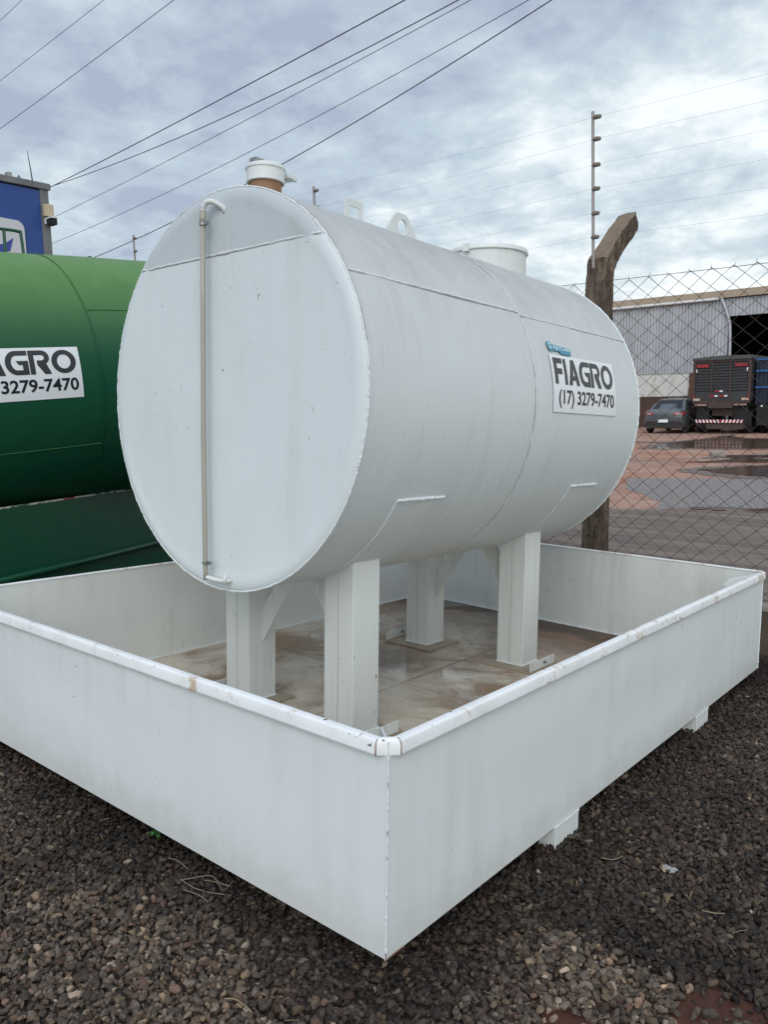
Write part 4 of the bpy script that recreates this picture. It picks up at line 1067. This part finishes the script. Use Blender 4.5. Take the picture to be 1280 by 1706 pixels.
# body loft along +y from rear (0) to front (4.35)
def loft(secs, name, mat, parent, closed_ends=True, auto=.6):
    mb = MB(); m = len(secs[0]); vs = [p for s_ in secs for p in s_]
    fs = [(k*m+j, k*m+(j+1) % m, (k+1)*m+(j+1) % m, (k+1)*m+j) for k in range(len(secs)-1) for j in range(m)]
    if closed_ends: fs += [tuple(range(m))[::-1], tuple((len(secs)-1)*m+j for j in range(m))]
    mb.add(vs, fs); return mb.obj(name, mat, parent, auto=auto)
def bsec(y, w, zb, zs, zt):  # half width, bottom, shoulder, top
    pr = [(w*.80, zb), (w*.96, zb+.08), (w, zb+.28), (w*.985, zs-.08), (w*.93, zs), (w*.80, zt), (w*.4, zt+.015), (0, zt+.02)]
    return [(x, y, z) for x, z in pr]+[(-x, y, z) for x, z in pr[::-1][1:]]
loft([bsec(.0, .62, .38, .78, .84), bsec(.03, .76, .27, .90, .955), bsec(.14, .83, .22, .94, 1.005), bsec(.45, .86, .20, .95, 1.01), bsec(1.1, .87, .18, .93, .97), bsec(2.3, .87, .18, .91, .95), bsec(3.2, .86, .18, .88, .93), bsec(3.9, .82, .20, .78, .84), bsec(4.25, .72, .25, .66, .70), bsec(4.36, .55, .32, .55, .58)], 'body', CP, car)
def csec(y, w0, w1, z0, z1):
    pr = [(w0, z0), (w0*.985, z0+(z1-z0)*.35), (w1+.03, z0+(z1-z0)*.85), (w1-.04, z1-.005), (w1*.5, z1+.02), (0, z1+.025)]
    return [(x, y, z) for x, z in pr]+[(-x, y, z) for x, z in pr[::-1][1:]]
loft([csec(.50, .76, .70, .96, .985), csec(.80, .78, .66, .95, 1.20), csec(1.15, .79, .58, .93, 1.40), csec(1.75, .80, .58, .93, 1.455), csec(2.4, .80, .58, .92, 1.43), csec(2.9, .79, .60, .91, 1.22), csec(3.35, .76, .70, .90, .93)], 'cabin', CP, car)
rg = MB(); rg.add([(-.60, .60, 1.06), (.60, .60, 1.06), (.50, 1.07, 1.385), (-.50, 1.07, 1.385)], [(0, 1, 2, 3)]); rg.add([(-.60, .57, 1.055), (.60, .57, 1.055), (.50, 1.04, 1.39), (-.50, 1.04, 1.39)], [(0, 1, 2, 3)]); rg.obj('rear_window', GLS, car)
for s_ in (1, -1):
    g_ = MB(); g_.add([(s_*.815, .95, 1.0), (s_*.815, 3.05, .97), (s_*.70, 2.55, 1.33), (s_*.665, 1.75, 1.38), (s_*.68, 1.2, 1.34)], [(0, 1, 2, 3, 4)]); g_.obj('side_window', GLS, car)
    g_ = MB(); x0 = s_*.80
    g_.prism([(s_*.40, -.012, .86), (s_*.78, .045, .90), (s_*.835, .22, .91), (s_*.845, .22, .81), (s_*.78, .03, .77), (s_*.44, -.012, .775)], (0, -.018, 0)); tl = g_.obj('tail_light', simple('lamp_red', (.40, .015, .02), .2), car)
    g_ = MB(); g_.prism([(s_*.50, -.04, .81), (s_*.66, -.02, .82), (s_*.66, -.02, .855), (s_*.50, -.04, .85)], (0, -.006, 0)); g_.obj('lamp_lens', simple('lamp_clear', (.75, .55, .50), .2), tl)
    g_ = MB(); g_.box((s_*.93-.09, 2.62, .95), (s_*.93+.09, 2.74, 1.08)); g_.obj('wing_mirror', CP, car, bevel=.02)
for wy in (.72, 3.42):
    for s_ in (1, -1):
        t_ = MB(); t_.lathe([(.12, -.10), (.27, -.105), (.305, -.07), (.31, 0), (.305, .07), (.27, .105), (.12, .10)], (s_*.75, wy, .31), 'x', 24); ty = t_.obj('wheel', M['black'], car, auto=.6)
        t_ = MB(); t_.lathe([(0, s_*.095), (.05, s_*.10), (.19, s_*.085), (.20, s_*.095), (.20, s_*.06)], (s_*.755, wy, .31), 'x', 20); t_.obj('rim', M['steel'], ty)
b_ = MB(); b_.prism([(-.80, .02, .30), (.80, .02, .30), (.72, .02, .50), (-.72, .02, .50)], (0, -.045, 0)); b_.obj('lower_bumper', simple('dark_plastic', (.02, .02, .022), .6), car)
b_ = MB(); b_.prism([(-.78, .01, .52), (.78, .01, .52), (.74, .01, .68), (-.74, .01, .68)], (0, -.05, 0)); b_.obj('bumper', CP, car, bevel=.01)
b_ = MB(); b_.box((-.20, -.062, .475), (.20, -.045, .60)); b_.obj('number_plate', M['label_white'], car)
b_ = MB(); b_.tube([(0, 1.25, 1.44), (0, 1.18, 1.60)], .008, 5); b_.obj('antenna', M['black'], car)

# ------------------------------------------------------------------ livestock / cargo truck seen from behind
trk = thing('cargo_truck', 'dark cargo truck with slatted rear doors and red and white striped bumper', 'truck', (-9.03, 33.1, 0))
dkp = simple('truck_dark_paint', (.042, .043, .046), .5, var=.2, scale=3); dkf = simple('truck_frame', (.065, .042, .036), .6); redp = simple('reflector_red', (.35, .02, .03), .4)
fr = MB(); HW = 1.17
fr.box((-HW, 0, 1.30), (-HW+.10, .12, 3.10)); fr.box((HW-.10, 0, 1.30), (HW, .12, 3.10)); fr.box((-HW, .02, 3.0), (HW, 7.5, 3.12)); fr.box((-HW, .01, 1.28), (HW, .14, 1.36))
fr.obj('rear_frame', dkf, trk, bevel=.01)
tb = MB(); tb.box((-HW+.01, .13, 1.38), (HW-.01, 7.5, 2.98)); tb.obj('cargo_box', dkp, trk)
tt = MB(); tt.prism([(-HW-.04, -.05, 3.10), (HW+.04, -.05, 3.10), (HW+.04, -.05, 3.24), (0, -.05, 3.27), (-HW-.04, -.05, 3.20)], (0, 7.6, 0)); tt.obj('tarpaulin_roof', simple('grey_tarp', (.075, .078, .08), .7, bump=.3), trk)
for (x0, x1) in ((-1.06, -.42), (-.36, .33), (.39, 1.06)):
    d_ = MB(); d_.box((x0, .06, 1.78), (x1, .10, 2.98))
    k = 0; z = 1.80
    while z < 2.95: d_.prism([(x0+.02, .06, z), (x0+.02, .015, z+.03), (x0+.02, .06, z+.085)], (x1-x0-.04, 0, 0)); z += .118
    d_.obj('slatted_door', dkp, trk)
d_ = MB(); d_.box((-1.06, .03, 1.37), (1.06, .07, 1.77)); d_.obj('lower_panel', dkp, trk)
d_ = MB(); d_.box((-.42, .0, 1.37), (-.36, .05, 3.0)); d_.box((.33, .0, 1.37), (.39, .05, 3.0)); d_.obj('door_post', dkf, trk)
for s_ in (-1, 1):
    d_ = MB(); d_.box((s_*.78-.24, -.01, 2.80), (s_*.78+.24, .05, 2.92)); d_.obj('marker_panel', redp, trk)
    d_ = MB(); d_.box((s_*1.02-.02, -.01, 2.60), (s_*1.02+.02, .05, 2.74)); d_.obj('reflector', M['label_white'], trk)
    d_ = MB(); d_.box((s_*.98-.13, -.03, 1.40), (s_*.98+.13, .03, 1.50)); d_.obj('tail_lamp', simple('lamp_cream', (.55, .42, .35), .4), trk)
    d_ = MB(); d_.box((s_*1.1-.02, -.02, 1.42), (s_*1.1+.02, .04, 1.66)); d_.obj('reflector', redp, trk)
    d_ = MB(); d_.box((s_*.80-.25, -.02, 1.19), (s_*.80+.25, .0, 1.26)); d_.obj('light_bar', simple('dirty_lightbar', (.35, .22, .19), .6, var=.4, scale=20), trk)
    d_ = MB(); d_.box((s_*.78-.27, .25, .25), (s_*.78+.27, .28, 1.15)); d_.obj('mud_flap', M['black'], trk)
    for yy_ in (.9, 2.2):
        w_ = MB(); w_.lathe([(.2, -.25), (.44, -.26), (.50, -.20), (.50, .20), (.44, .26), (.2, .25)], (s_*.86, yy_, .5), 'x', 24); w_.obj('wheel', M['black'], trk, auto=.6)
for x0, z, w_, m_ in ((-.10, 1.76, .3, redp), (-.30, 1.56, .26, redp), (.10, 1.56, .26, redp)):
    d_ = MB(); d_.box((x0-.14, -.015, z), (x0+.05, .03, z+.06)); d_.obj('reflector', m_, trk)
    d_ = MB(); d_.box((x0+.052, -.015, z), (x0+.18, .03, z+.06)); d_.obj('reflector', M['label_white'], trk)
d_ = MB(); d_.box((-.50, .0, 1.08), (.50, .35, 1.36)); d_.box((-.45, .4, .75), (.45, 7, 1.05)); d_.obj('chassis', dkf, trk)
bp = MB(); bp.box((-.95, -.10, .47), (.95, -.02, .60)); bpo = bp.obj('bumper_bar', redp, trk)
sp2 = MB()
for k in range(13):
    x = -.93+k*.148; sh = .05 if x > 0 else -.05
    sp2.prism([(x, -.104, .472), (x+.07, -.104, .472), (x+.07+sh, -.104, .598), (x+sh, -.104, .598)], (0, .003, 0))
sp2.obj('bumper_stripes', M['label_white'], bpo)
cb2 = MB(); cb2.box((-1.1, 7.6, .6), (1.1, 9.6, 3.1)); cb2.obj('cab', dkp, trk, bevel=.1)
d_ = MB(); d_.box((-.55, -.02, .20), (.95, .3, .44)); d_.obj('lower_guard', dkf, trk)

bt = thing('stake_truck', 'dark blue stake truck with bright blue rails, at the right edge behind the fence', 'truck', (-6.55, 33.5, 0))
bpn = simple('dark_blue_steel', (.012, .022, .045), .5); bpl = simple('bright_blue_rail', (.02, .12, .35), .5)
d_ = MB(); d_.box((-1.2, .1, 1.25), (1.2, 6, 3.0)); d_.obj('cargo_box', bpn, bt)
d_ = MB()
for k in range(8): d_.box((-1.2+k*.33, 0, 1.2), (-1.12+k*.33, .08, 3.08))
d_.obj('stake', bpn, bt)
for z in (3.02, 2.55, 1.88): d_ = MB(); d_.box((-1.22, -.05, z), (1.22, .0, z+.07)); d_.obj('rail', bpl, bt)
d_ = MB(); d_.box((-1.15, .05, .35), (1.15, .2, 1.22)); d_.obj('mud_flap', M['black'], bt)
for s_ in (-1, 1):
    w_ = MB(); w_.lathe([(.2, -.25), (.44, -.26), (.50, -.20), (.50, .20), (.44, .26), (.2, .25)], (s_*.86, 1.0, .5), 'x', 24); w_.obj('wheel', M['black'], bt, auto=.6)
    d_ = MB(); d_.lathe([(0, -.02), (.04, -.02), (.045, 0), (.045, .03)], (s_*.95, .0, 1.15), 'y', 12); d_.obj('marker_lamp', M['label_white'], bt)
d_ = MB(); d_.box((-1.0, 6.2, .6), (1.0, 8.0, 2.9)); d_.obj('cab', bpn, bt, bevel=.1)

# stacked pallets between car and truck
pl = thing('pallet_stack', 'stack of weathered reddish pallets between the car and the dark truck', 'pallet stack', (-10.55, 35.4, 0))
for k in range(8):
    d_ = MB(); z = k*.165; j = random.uniform(-.05, .05)
    for q in range(5): d_.box((-.6+j, -.5+q*.22, z+.12), (.6+j, -.36+q*.22, z+.145))
    for q in (-.55, 0, .45): d_.box((q+j, -.5, z+.003), (q+.1+j, .52, z+.118))
    d_.obj('pallet', plaster('pallet_wood%d' % (k % 2), (.30, .12, .08) if k % 2 else (.36, .27, .21), (.14, .07, .05)), pl)
# concrete block by the puddles
def block(x, y, a, b, h, lab):
    d_ = MB(); d_.box((-a/2, -b/2, 0), (a/2, b/2, h)); o = d_.obj('concrete_block', kerb_m, None, bevel=.01); o.location = (x, y, gz(x, y)-.005); o.rotation_euler[2] = .4; tag(o, lab, 'block', 'concrete blocks in the yard')
block(-5.25, 20.4, .36, .5, .10, 'flat pale concrete block at the left tip of the middle puddle')
block(-7.55, 22.6, .35, .2, .05, 'low pale slab at the edge of the long puddle near the car')

# ------------------------------------------------------------------ small litter, twigs, weeds on the gravel
def on_ground(x, y, h=.02): return Vector((x, y, gz(x, y)+h))
def gpx(px, py):
    d = wray(px, py); t = (-.0-CAMP.z)/d.z
    for _ in range(12):
        p = CAMP+d*t; t += (gz(p.x, p.y)+.015-p.z)/d.z
    return CAMP+d*t
def twig(pts, r, lab, mat, grp='dry twigs on the gravel'):
    P = [gpx(*p) for p in pts]; b = P[0].copy(); P = [p-b+Vector((0, 0, .006+.012*random.random())) for p in P]
    mb = MB(); mb.tube(smooth_path(P, 4), r, 5); o = mb.obj('twig', mat); o.location = b; tag(o, lab, 'twig', grp); return o
straw = simple('dry_straw', (.24, .185, .115), .8, var=.25, scale=30); bark = simple('twig_bark', (.20, .155, .115), .8, var=.3, scale=30)
tw = twig([(300, 1470), (330, 1466), (352, 1464), (366, 1476), (384, 1480)], .0022, 'branching dry twig lying below the front wall of the basin', bark)
for pts in ([(301, 1468), (322, 1482), (348, 1490), (386, 1495)], [(340, 1470), (362, 1474), (372, 1487), (390, 1470)], [(306, 1486), (330, 1494), (347, 1506)]):
    mb = MB(); P = [gpx(*p)-tw.location+Vector((0, 0, .008)) for p in pts]; mb.tube(smooth_path(P, 3), .0018, 5); mb.obj('side_twig', bark, tw)
twig([(281, 1436), (296, 1441), (313, 1451)], .0018, 'short pale dry twig just below the green weed', bark)
twig([(1170, 1524), (1190, 1524), (1207, 1529)], .0022, 'curved pale straw among stones at the lower right', straw)
twig([(75, 1537), (80, 1527), (87, 1520)], .0018, 'short yellow straw at the lower left', straw)
twig([(374, 1672), (392, 1670), (412, 1686), (420, 1692)], .0022, 'bent dry straw at the bottom edge left of centre', straw)
twig([(1002, 1436), (1022, 1438), (1038, 1432)], .0018, 'thin straw near the nearer skid block', straw)
lit = MB()
for _ in range(260):
    if random.random() < .6: x, y = random.uniform(.15, 2.4), random.uniform(-.9, 3.6)
    else: x, y = random.uniform(-3.0, .6), random.uniform(-1.0, -.1)
    a = random.uniform(0, PI); L = random.uniform(.012, .05); p = on_ground(x, y, random.uniform(.010, .024))
    d = Vector((math.cos(a), math.sin(a), random.uniform(-.3, .5)))*L
    lit.tube([p, p+d*.5+Vector((0, 0, .003)), p+d], random.uniform(.0006, .0013), 4)
lo = lit.obj('straw_litter', straw); lo['kind'] = 'stuff'; tag(lo, 'scattered bits of dry straw over the gravel', 'straw litter')
# grass tufts (dry) and green weed
def blades(n, h, spread, w=.003):
    mb = MB()
    for _ in range(n):
        a = random.uniform(0, 2*PI); hh = h*random.uniform(.5, 1.1); lean = Vector((math.cos(a), math.sin(a), 0))*spread*random.uniform(.3, 1)
        P = [Vector((0, 0, 0))+lean*.1, lean*.4+Vector((0, 0, hh*.6)), lean+Vector((0, 0, hh))]
        mb.tube(smooth_path(P, 3), [w*.5]*3+[w*.4]*3+[w*.15], 4)
    return mb
dg_ = [((1262, 1120), 7, .15, .05, 'tuft of dark dry stems at the far right corner of the basin'), ((1112, 1505), 8, .035, .03, 'small dry tuft near the paper scrap'), ((1150, 1500), 8, .03, .03, 'small dry tuft right of the paper scrap'), ((1262, 1510), 8, .035, .03, 'small dry tuft by the right edge of the photo'), ((990, 1360), 6, .04, .03, 'small dry tuft behind the nearer skid block')]
for q, n, h, spd, lab in dg_:
    o = blades(n, h, spd, .004 if h > .1 else .0024).obj('dry_tuft', simple('dark_stem', (.035, .025, .02), .8) if h > .1 else straw); p = gpx(*q); 
    if h > .1: p = Vector((.10, 3.62, gz(.1, 3.62)))
    o.location = p; tag(o, lab, 'grass tuft', 'dry tufts in the gravel')
wd = MB()
for k in range(9):
    a = k*2*PI/9+random.uniform(-.3, .3); L = random.uniform(.03, .05); up = random.uniform(.015, .04)
    d = Vector((math.cos(a), math.sin(a), 0)); s_ = Vector((-d.y, d.x, 0))*.009
    b0 = Vector((0, 0, .01)); P0 = b0+d*L*.35+Vector((0, 0, up*.7)); P1 = b0+d*L*.75+Vector((0, 0, up)); P2 = b0+d*L*1.15+Vector((0, 0, up*.7))
    wd.add([b0, P0-s_*.7, P1-s_, P2, P1+s_, P0+s_*.7, P0+Vector((0, 0, -.003)), P1+Vector((0, 0, -.003))], [(0, 1, 6), (0, 6, 5), (1, 2, 7, 6), (6, 7, 4, 5), (2, 3, 7), (7, 3, 4)])
wo = wd.obj('green_weed', simple('weed_leaf', (.045, .13, .03), .5, var=.25, scale=60)); wo.location = gpx(262, 1400); tag(wo, 'small bright green weed sprouting at the foot of the basin front wall', 'weed')
pp = bmesh.new(); bmesh.ops.create_icosphere(pp, subdivisions=3, radius=.02)
for v in pp.verts: v.co = Vector((v.co.x*1.5, v.co.y*.8, v.co.z*.5))*(1+.5*noise.noise(v.co*90)); v.co += noise.noise_vector(v.co*160)*.006
me = bpy.data.meshes.new('paper_scrap'); pp.to_mesh(me); pp.free(); ps = link('paper_scrap', me, simple('paper', (.34, .34, .34), .8)); ps.location = gpx(1116, 1447); tag(ps, 'crumpled grey white paper scrap lying on the gravel at right', 'litter')
# leaf litter caught in the far corner of the basin
deb = MB()
for _ in range(26):
    p = Vector((-3.0+random.uniform(0, .16), 4.12-random.uniform(0, .16), ZF+.004)); a = random.uniform(0, 2*PI); d = Vector((math.cos(a), math.sin(a), random.uniform(0, .6)))*random.uniform(.02, .07)
    deb.tube([p, p+d], .002, 4)
do = deb.obj('twig_debris', simple('debris', (.02, .017, .015), .9)); do.matrix_world = TILT; tag(do, 'small dark pile of twigs in the far corner inside the basin', 'debris')
